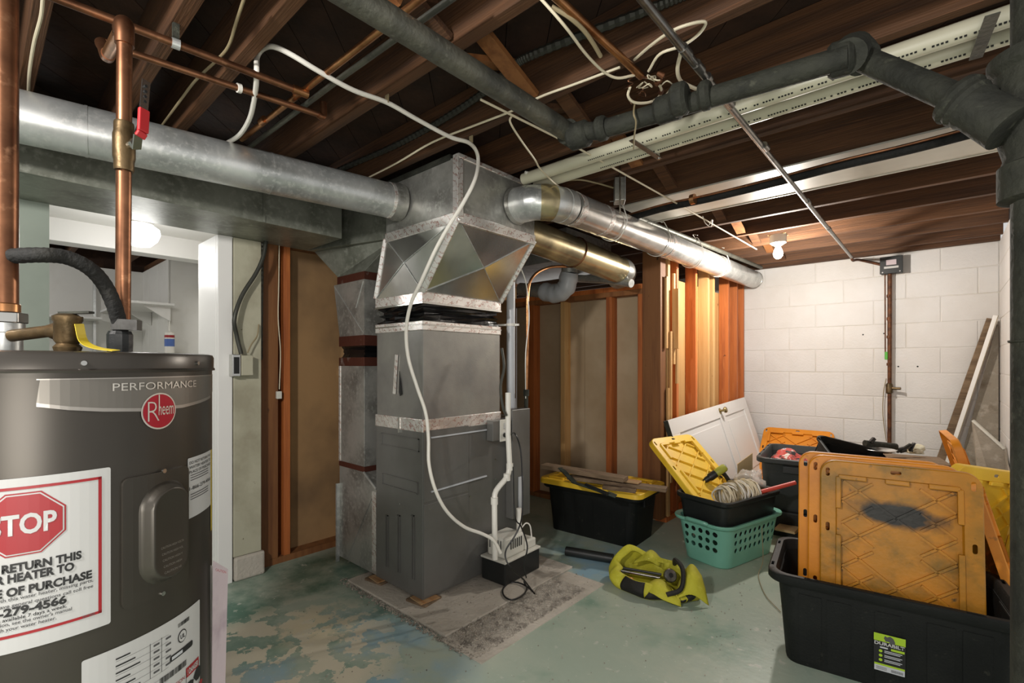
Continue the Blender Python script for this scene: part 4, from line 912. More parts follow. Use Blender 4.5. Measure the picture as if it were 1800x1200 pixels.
for k in range(5): pb(-.045+k*.02, -.131, .20, .005, .004, .05, 'vent_slot', 'inkgrey', 0, mcv)
MB().cyl((.02, .045, .23), (.02, .045, .36), .016, 16).build('outlet_stub', M['pvcw'], t, smooth=True, world=False)
MB().tube([(.03, .06, .25), (.04, .085, .27), (.05, .11, .25), (.05, .125, .18)], .004, 8, smooth=5).build('small_tube', M['pvcw'], t, smooth=True, world=False)

# ================================================================== LEFT WALL FITTINGS
t = thing('switch_box', 'open steel junction box with beige cover on the painted post', 'box', P(422, 642, x=-2.90))
c = P(424, 642, x=-2.88)
MB().bb(-2.914, -2.86, c.y-.005, c.y+.055, c.z-.055, c.z+.055).build('cover_box', M['postpaint'], t, bevel=.003)
MB().bb(-2.914, -2.862, c.y-.05, c.y-.008, c.z-.06, c.z+.06).build('open_box', M['steel'], t, bevel=.003)
MB().bb(-2.861, -2.858, c.y-.042, c.y-.016, c.z-.045, c.z+.045).build('recess', M['ink'], t)
MB().tube([P(424, 622, x=-2.88), P(416, 590, x=-2.88), P(412, 560, x=-2.86), P(425, 520, x=-2.87), P(450, 480, x=-2.87), P(463, 450, x=-2.87), P(468, 420, x=-2.88)], .011, 12, smooth=10).build('flexible_whip', M['flex'], t, smooth=True)
MB().tube([P(435, 620, x=-2.88), P(442, 605, x=-2.88), P(452, 590, x=-2.89), P(455, 570, x=-2.90)], .004, 8, smooth=5).build('thin_cable', M['cabledark'], t, smooth=True)
hang('post_cable', 'dark ribbed armoured cable running down behind the painted post', 'cable', [P(461, 418, x=-2.95), P(459, 500, x=-2.95), P(458, 632, x=-2.95)], .011, M['flex'], ridg=.2)
t = thing('thermostat_wire', 'thin cream wire hanging down the brown board with a small white sensor', 'wire', P(489, 690, x=-2.98))
MB().tube([P(491, 420, x=-2.97), P(490, 500, x=-2.97), P(489, 560, x=-2.96), P(493, 620, x=-2.96), P(491, 684, x=-2.97)], .003, 6, smooth=6).build('wire_run', M['cable'], t, smooth=True)
p = P(490, 694, x=-2.975); MB().box(p, (.02, .03, .045)).build('sensor', M['pump'], t, bevel=.003)

# ================================================================== WATER HEATER
HB = thing('water_heater', 'brown-grey cylindrical water heater with a STOP label at the left', 'water heater', (HC.x, HC.y, 0))
A_C = math.atan2(-HC.y, -HC.x)
def hs(px, py):                                    # photo point -> (s along the jacket, z)
    u = (px-900)/FPX; v = (HORIZON-py)/FPX
    D = RT*u+FW; a = D.x**2+D.y**2; bq = -2*(D.x*HC.x+D.y*HC.y); cq = HC.x**2+HC.y**2-HR**2
    disc = max(bq*bq-4*a*cq, 0); d = (-bq-math.sqrt(disc))/(2*a)
    p = D*d; ang = math.atan2(p.y-HC.y, p.x-HC.x)-A_C
    while ang > PI: ang -= 2*PI
    while ang < -PI: ang += 2*PI
    return ang*HR, 1.2+v*d
def hz(s, py):                                     # height of photo row py at jacket position s
    a = s/HR+A_C; p = Vector((HC.x+HR*math.cos(a), HC.y+HR*math.sin(a), 0)); return 1.2+(HORIZON-py)/FPX*(p.x*FW.x+p.y*FW.y)
def wrap(bm, name, m, off=.001, parent=HB, solid=0):
    xs = [v.co.x for v in bm.verts]
    if not xs: return
    x = math.floor(min(xs)/.012)*.012
    while x < max(xs):
        bmesh.ops.bisect_plane(bm, geom=bm.verts[:]+bm.edges[:]+bm.faces[:], plane_co=(x, 0, 0), plane_no=(1, 0, 0)); x += .012
    for v in bm.verts:
        a = v.co.x/HR+A_C; r = HR+off+v.co.z; v.co = Vector((HC.x+r*math.cos(a), HC.y+r*math.sin(a), v.co.y))
    b = MB(); b.bm.free(); b.bm = bm; return b.build(name, m, parent)
def wpoly(pts, name, m, off=.001, parent=HB, depth=0):
    bm = bmesh.new(); vs_ = [bm.verts.new((x, y, depth)) for x, y in pts]; f_ = bm.faces.new(vs_)
    if depth:
        r = bmesh.ops.extrude_face_region(bm, geom=[f_])
        for e_ in r['geom']:
            if isinstance(e_, bmesh.types.BMVert): e_.co.z = 0
    bmesh.ops.triangulate(bm, faces=bm.faces[:])
    return wrap(bm, name, m, off, parent)
def wrect(x0, x1, z0, z1, name, m, off=.001, r=0, parent=HB, depth=0):
    pts = [(x0, z0), (x1, z0), (x1, z1), (x0, z1)] if r == 0 else [(x+(x0+x1)/2, y+(z0+z1)/2) for x, y in rr(x1-x0, z1-z0, r, 4)]
    return wpoly(pts, name, m, off, parent, depth)
def wtext(body, x, z, name, m, off=.0022, parent=HB, **k):
    bm = text_bm(body, **k)
    for v in bm.verts: v.co.x += x; v.co.y += z
    return wrap(bm, name, m, off, parent)
MB().lathe([(HR-.01, .05), (HR, .055), (HR, HTOP-.028)], HC, seg=96).build('jacket', M['heater'], HB, smooth=True)
MB().lathe([(HR-.03, 0), (HR-.03, .05)], HC, seg=48).build('base_ring', M['blackplastic'], HB, smooth=True)
MB().lathe([(HR+.003, HTOP-.034), (HR+.0035, HTOP-.008), (HR+.001, HTOP-.002), (HR-.006, HTOP), (0.001, HTOP)], HC, seg=96).build('top_cap', M['heatertop'], HB, smooth=True)
MB().lathe([(HR+.005, HTOP-.036), (HR+.006, HTOP-.033), (HR+.004, HTOP-.030)], HC, seg=96).build('cap_seam', M['heatertop'], HB, smooth=True)
for px, py in ((146, 638), (343, 638)):
    s, z = hs(px, py); a = s/HR+A_C; d_ = Vector((math.cos(a), math.sin(a), 0)); p = HC+d_*(HR+.002); p.z = z
    MB().cyl(p, p+d_*.005, .0042, 10).build('screw', M['steel'], HB)
# band and print
s0 = hs(64, 690)[0]; s1 = hs(370, 675)[0]; SR = s1
n = 14; top_ = []; bot_ = []; bot2 = []
for k in range(n+1):
    f_ = k/n; s = s0+(s1-s0)*f_
    zt_ = 1.2-(27-.0)/850*.735
    top_.append((s, hz(s0, 667) if False else 1.1765))
zt_band = hs(64, 668)[1]
keys = [(64, 708), (120, 714), (180, 717), (250, 717), (320, 711), (350, 703), (369, 694)]
kb = [hs(a, b_) for a, b_ in keys]
wpoly([(s0+.004, zt_band-.0)]+[(s, z-.0) for s, z in kb]+[(s1+.03, kb[-1][1]+.006), (s1+.03, zt_band)], 'grey_band', M['band'], .0008)
wpoly([(s, z) for s, z in kb]+[(s, z-.006) for s, z in kb[::-1]], 'band_edge', M['bandedge'], .0012)
wrect(s0, s1+.03, zt_band, zt_band+.002, 'band_edge', M['bandedge'], .0012)
sp0, zp0 = hs(197, 687); sp1, _ = hs(335, 684)
wtext('PERFORMANCE', sp0, zp0, 'print_performance', M['silver'], wd=(sp1-sp0)*1.10, ht=.0135, bold=.0)
sc, zc = hs(280, 722); rw = (hs(313, 722)[0]-hs(247, 722)[0])/2; rh = .0275
rw = rh = max(rw*.9, .027)
E = lambda r_, k=36: [(sc+r_*math.cos(2*PI*i/k), zc+r_*math.sin(2*PI*i/k)) for i in range(k)]
wpoly(E(rw), 'logo_ring', M['silver'], .0016); wpoly(E(rw*.92), 'logo_disc', M['redfoil'], .0022)
wtext('R', sc-rw*.68, zc-rh*.55, 'logo_letter', M['silver'], .0028, wd=rw*.62, ht=rh*1.15, bold=-.02)
wtext('heem', sc-rw*.10, zc-rh*.22, 'logo_letter', M['silver'], .0028, wd=rw*.92, ht=rh*.72, bold=0)
wrect(sc-rw*.10, sc-rw*.035, zc, zc+rh*.9, 'logo_stroke', M['silver'], .0028)
# STOP label
L1 = hs(196, 820); L2 = hs(192, 1095); x1 = (L1[0]+L2[0])/2; zt1 = L1[1]; zb1 = L2[1]; Wd = (zt1-zb1)*.86
sl = thing('stop_sticker', '', 'label', (HC.x, HC.y, zb1)) if False else HB
x0 = x1-Wd
wrect(x0, x1, zb1, zt1, 'stop_sticker', M['label'], .0012, r=.0035); SS = [o for o in HB.children if o.name == 'stop_sticker'][0]
fr = .0125; fw_ = .0045
b0, b1, b2, b3 = x0+fr, x1-fr, zb1+fr*1.9, zt1-fr*1.1
for q in ((b0, b1, b3-fw_, b3), (b0, b1, b2, b2+fw_), (b0, b0+fw_, b2, b3), (b1-fw_, b1, b2, b3)): wrect(*q, 'red_border', M['red'], .0018, parent=SS)
oc = hs(36, 921); orr = (hs(36, 866)[1]-hs(36, 976)[1])/2; ox = hs(116, 905)[0]-orr; oz = oc[1]
def octo(r_): return [(ox+r_*math.cos(PI/8+i*PI/4)/math.cos(PI/8), oz+r_*math.sin(PI/8+i*PI/4)/math.cos(PI/8)) for i in range(8)]
wpoly(octo(orr), 'octagon', M['red'], .0018, parent=SS); wpoly(octo(orr*.955), 'octagon_line', M['label'], .0022, parent=SS); wpoly(octo(orr*.915), 'octagon', M['red'], .0026, parent=SS)
xr = hs(100, 905)[0]
wtext('STOP', xr, oz-orr*.30, 'print_stop', M['label'], .0032, SS, align='RIGHT', wd=(xr-ox)*2, ht=orr*.62, bold=.03)
def ln(body, px, py, hpx, wf=1.0, m='ink', bold=.03, shear=0):
    xr_, z_ = hs(px, py); hh = hpx/850*.73
    bm_w = None
    wtext(body, xr_, z_, 'label_print', M[m], .0022, align='RIGHT', ht=hh, bold=bold, wd=wf, shear=shear)
W1 = Wd-2*fr-.02
def wid(body, hpx, k=.62): return len(body)*hpx/850*.73*k
XL_ = x0+fr+.012
def lnl(body, px, py, hpx, m='ink', bold=.042, shear=0):
    xr_, z_ = hs(px, py); wtext(body, xr_, z_, 'label_print', M[m], .0022, SS, align='RIGHT', ht=hpx/850*.73, bold=bold, wd=min(xr_-XL_, wid(body, hpx, .70 if hpx > 9 else .60)), shear=shear)
lnl('DO NOT RETURN THIS', 143, 980, 14.5); lnl('WATER HEATER TO', 130, 1000, 14.5); lnl('PLACE OF PURCHASE', 161, 1009, 14.5) if False else lnl('PLACE OF PURCHASE', 161, 1014, 14.5)
lnl('If you have any issues with this water heater, missing parts,', 163, 1021, 6, 'inkgrey', .012)
lnl('need service or have general questions call toll free', 163, 1031, 6, 'inkgrey', .012)
lnl('1-866-279-4566', 117, 1058, 14)
lnl('Representatives are available 7 days a week.', 117, 1066, 6, 'ink', .012)
lnl('For more information, see the owner\'s manual', 126, 1071, 6, 'inkgrey', .012)
lnl('included with your water heater.', 99, 1087, 6, 'inkgrey', .012)
lnl('AX15466', 166, 1079, 4.5, 'inkgrey', .012)
# element cover
e0 = hs(213, 840); e1 = hs(327, 815); ez0 = hs(213, 1074)[1]; ez1 = e0[1]-.002
ec = wrect(e0[0], e1[0], ez0, ez1, 'element_cover', M['heater'], .0, r=.012, depth=.006)
cs, cw = (hs(298, 900)[0]), (hs(327, 900)[0]-hs(262, 900)[0])/2
cxs = (hs(240, 900)[0]+hs(323, 900)[0])/2; cww = (hs(323, 900)[0]-hs(240, 900)[0])
bzt, bzb = hs(285, 845)[1], hs(285, 1022)[1]
def bump_rings():
    bm = bmesh.new(); secs = [(cww*1.0, bzt-bzb, .006), (cww*.93, bzt-bzb-.006, .008), (cww*.86, bzt-bzb-.012, .0125), (cww*.76, bzt-bzb-.018, .0185), (cww*.70, bzt-bzb-.024, .0225), (cww*.66, bzt-bzb-.028, .0235), (cww*.60, bzt-bzb-.034, .0225)]
    R = [[bm.verts.new((x+cxs, y+(bzt+bzb)/2, h)) for x, y in rr(a, b_, a*.49, 6)] for a, b_, h in secs]
    for a, b_ in zip(R, R[1:]):
        for i in range(len(a)): bm.faces.new([a[i], a[(i+1) % len(a)], b_[(i+1) % len(a)], b_[i]])
    bm.faces.new(R[-1]); return bm
o_ = wrap(bump_rings(), 'cover_bulge', M['heater'], .0, parent=ec); o_.data.polygons.foreach_set('use_smooth', [True]*len(o_.data.polygons)); o_.data.set_sharp_from_angle(angle=1.0)
for px, py in ((283, 827), (281, 1042)):
    s, z = hs(px, py); a = s/HR+A_C; d_ = Vector((math.cos(a), math.sin(a), 0)); p = HC+d_*(HR+.006); p.z = z
    MB().cyl(p, p+d_*.003, .0042, 10).build('screw', M['steel'], HB)
# small embossed text rows on bulge
for k in range(5):
    s, z = hs(290, 955+k*11)
    wtext('CAUTION HIGH VOLTAGE'[:18-k*2], cxs, z, 'embossed_print', M['bandedge'], .0232, align='CENTER', ht=.0042, wd=cww*(.45-.03*k))
# second label (right edge)
r0 = hs(328, 800); zt2 = hs(329, 806)[1]; zb2 = hs(329, 913)[1]; xs0 = hs(329, 860)[0]; xs1 = hs(368.5, 860)[0]
wrect(xs0, xs1+.004, zb2, zt2, 'return_sticker', M['label'], .0012, r=.003)
wl_ = (xs1-xs0)
for body, dz, h_, bo in (('DO NOT RETURN THIS', .009, .0058, .004), ('WATER HEATER TO', .0185, .0058, .004), ('PLACE OF PURCHASE', .028, .0058, .004), ('1-866-279-4566', .062, .0070, .004)):
    wtext(body, xs0+.004, zt2-dz-.004, 'label_print', M['ink'], .0022, ht=h_, wd=wl_*.92, bold=bo)
for dz in (.036, .041, .046, .075, .080, .085): wrect(xs0+.008, xs0+wl_*.8, zt2-dz-.0008, zt2-dz+.0008, 'label_line', M['inkgrey'], .0022)
wrect(xs1+.006, xs1+.02, hs(370, 933)[1], hs(370, 790)[1], 'yellow_guide', M['yellowlab'], .001)
# bottom label with rating plate
a0 = hs(143, 1162); a1 = hs(350, 1052); zt3 = (a0[1]+a1[1])/2; xa, xb = hs(143, 1180)[0], hs(350, 1120)[0]
wrect(xa, xb, zt3-.24, zt3, 'rating_sticker', M['label'], .0012, r=.0035)
W3 = xb-xa
def fr3(u, v): return xa+W3*u, zt3-v
for k in range(9):
    x_, z_ = fr3(.20, .020+.0125*k); wrect(x_, x_+.022+.008*((k*7) % 3), z_-.0012, z_+.0012, 'label_line', M['ink'], .0022)
    wrect(x_, fr3(.60, 0)[0], z_-.0046, z_-.0042, 'rule_line', M['inkgrey'], .0020)
for k in range(5):
    for u_ in (.47, .575):
        x_, z_ = fr3(u_, .030+.0125*k); wrect(x_, x_+.011, z_-.0018, z_+.0018, 'label_line', M['inkgrey'], .0022)
for u_ in (.44, .535): x_, z_ = fr3(u_, .022); wrect(x_, x_+.0008, z_-.065, z_, 'rule_line', M['ink'], .0022)
def bars(u0, u1, v, h_, n_):
    x_ = fr3(u0, 0)[0]; xe = fr3(u1, 0)[0]; st = (xe-x_)/n_; bm = bmesh.new()
    for k in range(n_):
        w_ = st*rs.choice((.35, .55, .8)); xx = x_+st*k; z_ = zt3-v
        bm.faces.new([bm.verts.new(c_) for c_ in ((xx, z_-h_, 0), (xx+w_, z_-h_, 0), (xx+w_, z_, 0), (xx, z_, 0))])
    wrap(bm, 'barcode', M['ink'], .0022)
bars(.52, .80, .098, .012, 34); bars(.70, .83, .016, .008, 16)
x_, z_ = fr3(.745, .045); Ec = lambda r_: [(x_+r_*.9*math.cos(2*PI*i/28), z_+r_*math.sin(2*PI*i/28)) for i in range(28)]
wpoly(Ec(.0125), 'mark_ring', M['ink'], .0022); wpoly(Ec(.0105), 'mark_ring', M['label'], .0026); wtext('UL', x_, z_-.004, 'mark_letters', M['ink'], .0031, ht=.008, align='CENTER', wd=.012, bold=.02)
x_, z_ = fr3(.745, .075); wrect(x_-.03, x_+.03, z_-.006, z_+.006, 'mark_bar', M['ink'], .0022, r=.004); wrect(x_-.026, x_+.0, z_-.003, z_+.003, 'mark_bar', M['pvcgrey'], .0026)
x_, z_ = fr3(.79, .125)
wrect(x_, xb-.006, z_-.012, z_+.008, 'danger_bar', M['red'], .0020); wtext('! DANGER', x_+.004, z_-.0075, 'danger_print', M['label'], .0026, ht=.011, wd=(xb-.008-x_)*.86, bold=.03)
for q in ((x_, x_+.001, z_-.10, z_), (xb-.007, xb-.006, z_-.10, z_)): wrect(*q, 'rule_line', M['ink'], .0022)
wpoly([(x_+.01+.012*math.cos(t_)*(1+.4*(i % 2)), z_-.035+.012*math.sin(t_)) for i, t_ in enumerate([k*PI/5 for k in range(10)])], 'warning_pictogram', M['ink'], .0022)
wpoly([(x_+.038+.012*math.cos(t_)*(1+.3*(i % 2)), z_-.025+.014*math.sin(t_)) for i, t_ in enumerate([k*PI/5 for k in range(10)])], 'warning_pictogram', M['ink'], .0022)
wpoly([(x_+.03, z_-.058), (x_+.05, z_-.045), (x_+.058, z_-.05), (x_+.05, z_-.062)], 'warning_pictogram', M['red'], .0022)
x_, z_ = fr3(.575, .135); wtext('CAUTION', x_, z_, 'caution_print', M['red'], .0022, ht=.007, wd=.045, bold=0)
for k in range(5): wrect(fr3(.46, 0)[0], fr3(.76, 0)[0], z_-.012-.009*k, z_-.0105-.009*k, 'label_line', M['ink'], .0022)
# relief valve on top
t = thing('relief_valve', 'brass relief valve with lever and yellow tag on the water heater top', 'valve', P(119, 618, d=.80))
c = P(119, 600, d=.85); c.z = HTOP
b = MB(); b.lathe([(.018, 0), (.02, .008), (.015, .014), (.019, .02), (.019, .052), (.021, .055), (.021, .062), (.014, .066)], c, seg=18); b.build('valve_body', M['brass'], t, smooth=True)
b = MB(); b.bar(c+Vector((0, 0, .068))-RT*.012, c+Vector((0, 0, .069))+RT*.042, .012, .004); b.build('lever', M['iron'], t)
MB().tube([c+Vector((0, 0, .036)), c-RT*.022+Vector((0, 0, .036)), c-RT*.035+Vector((0, 0, .036)), P(20, 590, d=.85)], [.016, .015, .0105, .0105], 14).build('discharge_pipe', M['brass'], t, smooth=True)
tg = [c+RT*.02+Vector((0, 0, .05)), c+RT*.028+Vector((0, 0, .02)), c+RT*.05+Vector((0, 0, .008)), c+RT*.085+Vector((0, 0, .003))]
b = MB(); sp = spline(tg, 5); b.sections([[p+FW*.009, p-FW*.009+Vector((0, 0, -.002))] for p in sp], False, False, closed=False); lab(b.build('warning_tag', M['yellowlab'], t, solid=.001), 'yellow warning tag')
# papers taped beside the heater
t = thing('hanging_papers', 'pinkish instruction papers in a clear pocket on the heater side', 'paper', P(385, 1050, d=1.1))
a = P(377, 990, d=1.04); 
for k, (pxa, pxb, m_) in enumerate(((375, 401, 'paper'), (371, 392, 'clearbag'))):
    d_ = 1.08+.01*k; q = [P(pxa, 985+8*k, d=d_), P(pxb, 1000+5*k, d=d_+.05), P(pxb-5, 1205, d=d_+.04), P(pxa-2, 1215, d=d_)]
    MB().slab(q, .0012).build('paper_sheet', M[m_], t)
place_text('paper_print', 'CAUTION', M['red'], t, P(379, 1003, d=1.068), RT*.9+FW*.1+Vector((0, 0, -.3)), (0, 0, 1), ht=.006, wd=.024)

# ================================================================== TOTES, LIDS AND CLUTTER
def add_tote(t, m, sx=1.0, sy=1.0, h=.365, ribs=True, slots=True):
    Wt, Dt = .78*sx, .51*sy
    b = MB()
    b.loft([(Wt*.835, Dt*.78, .05, 0), (Wt*.845, Dt*.79, .055, .012), (Wt*.90, Dt*.87, .06, h*.80), (Wt*.905, Dt*.875, .06, h*.88), (Wt*.985, Dt*.985, .07, h*.90), (Wt, Dt, .07, h*.92), (Wt, Dt, .07, h-.004), (Wt-.01, Dt-.01, .068, h),
            (Wt*.93, Dt*.905, .06, h), (Wt*.915, Dt*.88, .055, h-.012), (Wt*.885, Dt*.85, .055, h*.6), (Wt*.83, Dt*.77, .045, .012)], n=6)
    o = b.build('tote_body', m, t, smooth=True, world=False)
    if ribs:
        for s_ in (-1, 1):
            for fx_ in (-.36, -.22, 0.0, .22, .36):
                x = Wt*.86*fx_; rb = MB(); rb.sections([[(x-.035, s_*Dt*.393, .02), (x+.035, s_*Dt*.393, .02), (x+.035, s_*Dt*.40, .02), (x-.035, s_*Dt*.40, .02)], [(x-.038, s_*Dt*.430, h*.80), (x+.038, s_*Dt*.430, h*.80), (x+.038, s_*Dt*.440, h*.80), (x-.038, s_*Dt*.440, h*.80)]]); rb.build('side_rib', m, t, world=False)
    for s_ in (-1, 1): MB().box((s_*Wt*.462, 0, h*.80), (.022, .15, .05)).build('handle', m, t, world=False, bevel=.006)
    if slots:
        cut = MB()
        for x in (-.30, -.02, .30):
            for s_ in (-1, 1): cut.box((x*Wt, s_*Dt*.478, h), (.05, .010, .03))
        for y in (-.28, .28):
            for s_ in (-1, 1): cut.box((s_*Wt*.483, y*Dt, h), (.010, .04, .03))
        boolcut(o, cut)
    return t
def add_lid(t, m, W=.51, L=.78, holes=True, dense=False):
    # local: x across (W), y along (L), raised side +z
    b = MB()
    def sec(a, b_, r, z): return [(x, y, z) for x, y in rr(a, b_, r, 6)]
    b.sections([sec(W+.004, L+.004, .055, -.034), sec(W, L, .055, -.004), sec(W-.008, L-.008, .052, 0), sec(W-.105, L-.105, .035, 0), sec(W-.113, L-.113, .032, -.014), sec(W-.114, L-.114, .03, -.0145),
                sec(W-.11, L-.11, .034, -.018), sec(W-.10, L-.10, .036, -.004), sec(W-.012, L-.012, .05, -.004), sec(W-.004, L-.004, .053, -.034)], False, False)
    # close: inner field both faces + skirt bottom
    bm = b.bm; bm.verts.ensure_lookup_table(); n = len(rr(1, 1, .1, 6))
    V = bm.verts[:]
    ring0, ring5, ring6, ring9 = V[0:n], V[5*n:6*n], V[6*n:7*n], V[9*n:10*n]
    for i in range(n): b.face([ring9[i], ring9[(i+1) % n], ring0[(i+1) % n], ring0[i]])
    o = None
    bmesh.ops.delete(bm, geom=[f for f in bm.faces if set(f.verts) <= set(ring5+ring6)], context='FACES_ONLY')
    b.face(ring5); b.face(ring6[::-1])
    o = b.build('lid_shell', m, t, smooth=True, world=False)
    if holes:
        cut = MB()
        for sx_ in (-1, 1):
            for yy in (-.44, -.16, .16, .44):
                y = yy*L; cut.sections([[(sx_*(W/2-.026)+x, y+q_, z_) for x, q_ in rr(.014, .034, .0068, 3)] for z_ in (-.02, .02)])
        for sy_ in (-1, 1):
            cut.sections([[(x, sy_*(L/2-.026)+q_, z_) for x, q_ in rr(.034, .014, .0068, 3)] for z_ in (-.02, .02)])
        boolcut(o, cut)
    # raised border segments
    w2, l2 = W/2-.062, L/2-.062
    for sx_ in (-1, 1):
        for y0, y1 in ((-1, -.62), (-.30, .30), (.62, 1)): MB().box((sx_*w2, (y0+y1)/2*l2, .003), (.018, (y1-y0)*l2, .014)).build('border_rib', m, t, world=False, bevel=.003)
    for sy_ in (-1, 1):
        for x0, x1 in ((-1, -.5), (-.18, .22), (.52, 1)): MB().box(((x0+x1)/2*w2, sy_*l2, .003), ((x1-x0)*w2, .018, .014)).build('border_rib', m, t, world=False, bevel=.003)
    # diamond ribs on both faces
    dr_ = MB(); wi, li = w2-.012, l2-.012
    def seg(x0, y0, x1, y1):
        # clip to the field
        pts = []
        for k in range(61):
            f_ = k/60; x = x0+(x1-x0)*f_; y = y0+(y1-y0)*f_
            if abs(x) <= wi and abs(y) <= li: pts.append((x, y))
        if len(pts) > 3: dr_.bar((pts[0][0], pts[0][1], -.0125), (pts[-1][0], pts[-1][1], -.0125), .008, .018)
    if dense:
        for j in range(-9, 10):
            for q in (-1, 1): seg(-wi, j*.118-q*wi*.62, wi, j*.118+q*wi*.62)
    else:
        for j in range(-5, 6):
            y0 = .19-.26*j
            for q in (-1, 1):
                seg(-wi, y0-q*wi*.74, wi, y0+q*wi*.74)
                for o_ in (-.085, .085):
                    seg(-wi, y0+o_-q*wi*.74, -wi*.42, y0+o_-q*wi*.42*.74); seg(wi*.42, y0+o_+q*wi*.42*.74, wi, y0+o_+q*wi*.74)
    dr_.build('diamond_ribs', m, t, world=False)
    return t
def frame(ex, ey):
    ex = Vector(ex).normalized(); ey = Vector(ey); ey = (ey-ex*ey.dot(ex)).normalized(); ez = ex.cross(ey)
    return Matrix((ex, ey, ez)).transposed()

# near tote
TN = thing('storage_tote', 'large open black tote in front with a lime green label, full of standing lids', 'tote', (-.185, 2.445, 0), rz=math.radians(8))
add_tote(TN, M['tote'])
# sticker
def tn(x, z, off=.0):  # point on the front wall of the near tote in local coords
    D0, D1 = .51*.395, .51*.436
    return Vector((x, -(D0+(D1-D0)*(z-.01)/(.365*.8))-.009-off, z))
STK = [TN]
def sticker_quad(x0, x1, z0, z1, off, name, m): return MB().poly([tn(x0, z0, off), tn(x1, z0, off), tn(x1, z1, off), tn(x0, z1, off)]).build(name, m, STK[0], world=False)
mw = MWI[TN]
def tnx(px, py):
    # intersect the photo ray with the sloping front wall (2 iterations)
    q = P(px, py, d=1.6)
    for _ in range(8):
        l = mw @ q; yy = tn(0, l.z).y; d_ = (mw @ CAM); dirv = (l-d_); q = CAM+(q-CAM)*((yy-d_.y)/dirv.y)
    return mw @ q
ca, cb = tnx(1536, 1110), tnx(1592, 1124); cl = tnx(1541, 1176)
X0_, X1_, Z1_, Z0_ = ca.x, cb.x, ca.z, cl.z
Wk = X1_-X0_; Hk = Z1_-Z0_
def st(u0, u1, v0, v1, off, name, m): return sticker_quad(X0_+Wk*u0, X0_+Wk*u1, Z1_-Hk*v1, Z1_-Hk*v0, off, name, M[m])
STK[0] = st(0, 1, 0, 1, .0008, 'sticker_base', 'ink'); st(0, 1, 0, .2, .0014, 'sticker_top', 'lime'); st(.02, .98, .80, .85, .0014, 'sticker_band', 'lime'); st(.02, .98, .85, 1.0, .0014, 'sticker_foot', 'pvcgrey')
def sttext(body, u, v, wf, hf, m, al='LEFT', bold=.03, off=.002):
    bm = text_bm(body, wd=Wk*wf, ht=Hk*hf, bold=bold, align=al)
    for v_ in bm.verts: v_.co = tn(X0_+Wk*u+v_.co.x, Z1_-Hk*v+v_.co.y, off)
    bb_ = MB(); bb_.bm.free(); bb_.bm = bm; bb_.build('sticker_print', M[m], STK[0], world=False)
sttext('DURABILT', .02, .30, .95, .085, 'label')
st(.20, .45, .34, .38, .0014, 'sticker_line', 'pvcgrey'); st(.55, .97, .34, .40, .0014, 'sticker_line', 'lime')
for k in range(3):
    cx_, cz_ = X0_+Wk*.22, Z1_-Hk*(.46+.12*k)
    MB().poly([tn(cx_+Wk*.06*math.cos(a), cz_+Wk*.06*math.sin(a), .0016) for a in [i*2*PI/16 for i in range(16)]]).build('sticker_dot', M['lime'], STK[0], world=False)
    for j in range(2): st(.34, .90-.06*j, .43+.12*k+.04*j, .45+.12*k+.04*j, .0014, 'sticker_line', 'pvcgrey')
# emblem: plain horned-beast head shape
em = [(.30, .10), (.34, .03), (.40, .06), (.50, .02), (.60, .06), (.66, .16), (.62, .24), (.52, .22), (.46, .17), (.36, .18)]
MB().poly([tn(X0_+Wk*(a+.02), Z1_-Hk*b_, .0017) for a, b_ in em]).build('sticker_emblem', M['inkgrey'], STK[0], world=False)
for k in range(12): st(.56+k*.032, .575+k*.032, .90, .97, .0018, 'sticker_bar', 'ink')
for k in range(3): st(.08, .42, .89+k*.03, .90+k*.03, .0018, 'sticker_line', 'inkgrey')

# lids standing in the near tote
def standing_lid(name, label, m, tl, tr_, group=None, lean=.06, smudge=False, flip=1):
    tl = Vector(tl); tr_ = Vector(tr_); ex = (tr_-tl); ex.z = 0; ex.normalize(); W_ = .49
    mid = (tl+tr_)/2; back = Vector((-ex.y, ex.x, 0)).normalized()    # away from the camera
    ey = (Vector((0, 0, 1))+back*lean).normalized()
    R3 = frame(ex, ey); c = mid-ey*.39
    t = thing(name, label, 'lid', c, rot=R3, group=group)
    add_lid(t, M['sooty'] if smudge else m, W=W_); return t
G_ = 'yellow lids standing in the near tote'
standing_lid('tote_lid', 'dirty amber tote lid with black smudge, front one standing in the near tote', M['amberdirty'], P(1447, 803, y=2.34), P(1722, 838, y=2.40), G_, lean=.10, smudge=True)
standing_lid('tote_lid', 'amber tote lid standing second behind the smudged lid in the near tote', M['amber'], P(1424, 793, y=2.385), P(1690, 828, y=2.445), G_, lean=.09)
standing_lid('tote_lid', 'amber tote lid standing rearmost in the near tote, corner holes showing', M['amber'], P(1404, 788, y=2.43), P(1665, 820, y=2.49), G_, lean=.08)
# lids leaning at the right wall
def lid_axis(name, label, m, bot, top, across, group=None):
    bot = Vector(bot); top = Vector(top); R3 = frame(across, top-bot); t = thing(name, label, 'lid', (bot+top)/2, rot=R3, group=group); add_lid(t, m); return t
lid_axis('tote_lid', 'amber lid leaning between the near tote and the right wall, its top sticking up', M['amber'], (.25, 3.35, .08), (.02, 3.52, .84), (-.1, 1, 0), 'lids leaning by the right wall')
lid_axis('tote_lid', 'bright yellow lid leaning low against the right wall, behind the amber lid', M['yellow'], (.02, 2.98, .02), (.20, 3.12, .66), (.5, .8, -.15), 'lids leaning by the right wall')
lid_axis('tote_lid', 'amber lid leaning low at the right wall behind the near tote', M['amber'], (.29, 2.85, .02), (.13, 3.0, .62), (0, 1, 0), 'lids leaning by the right wall')

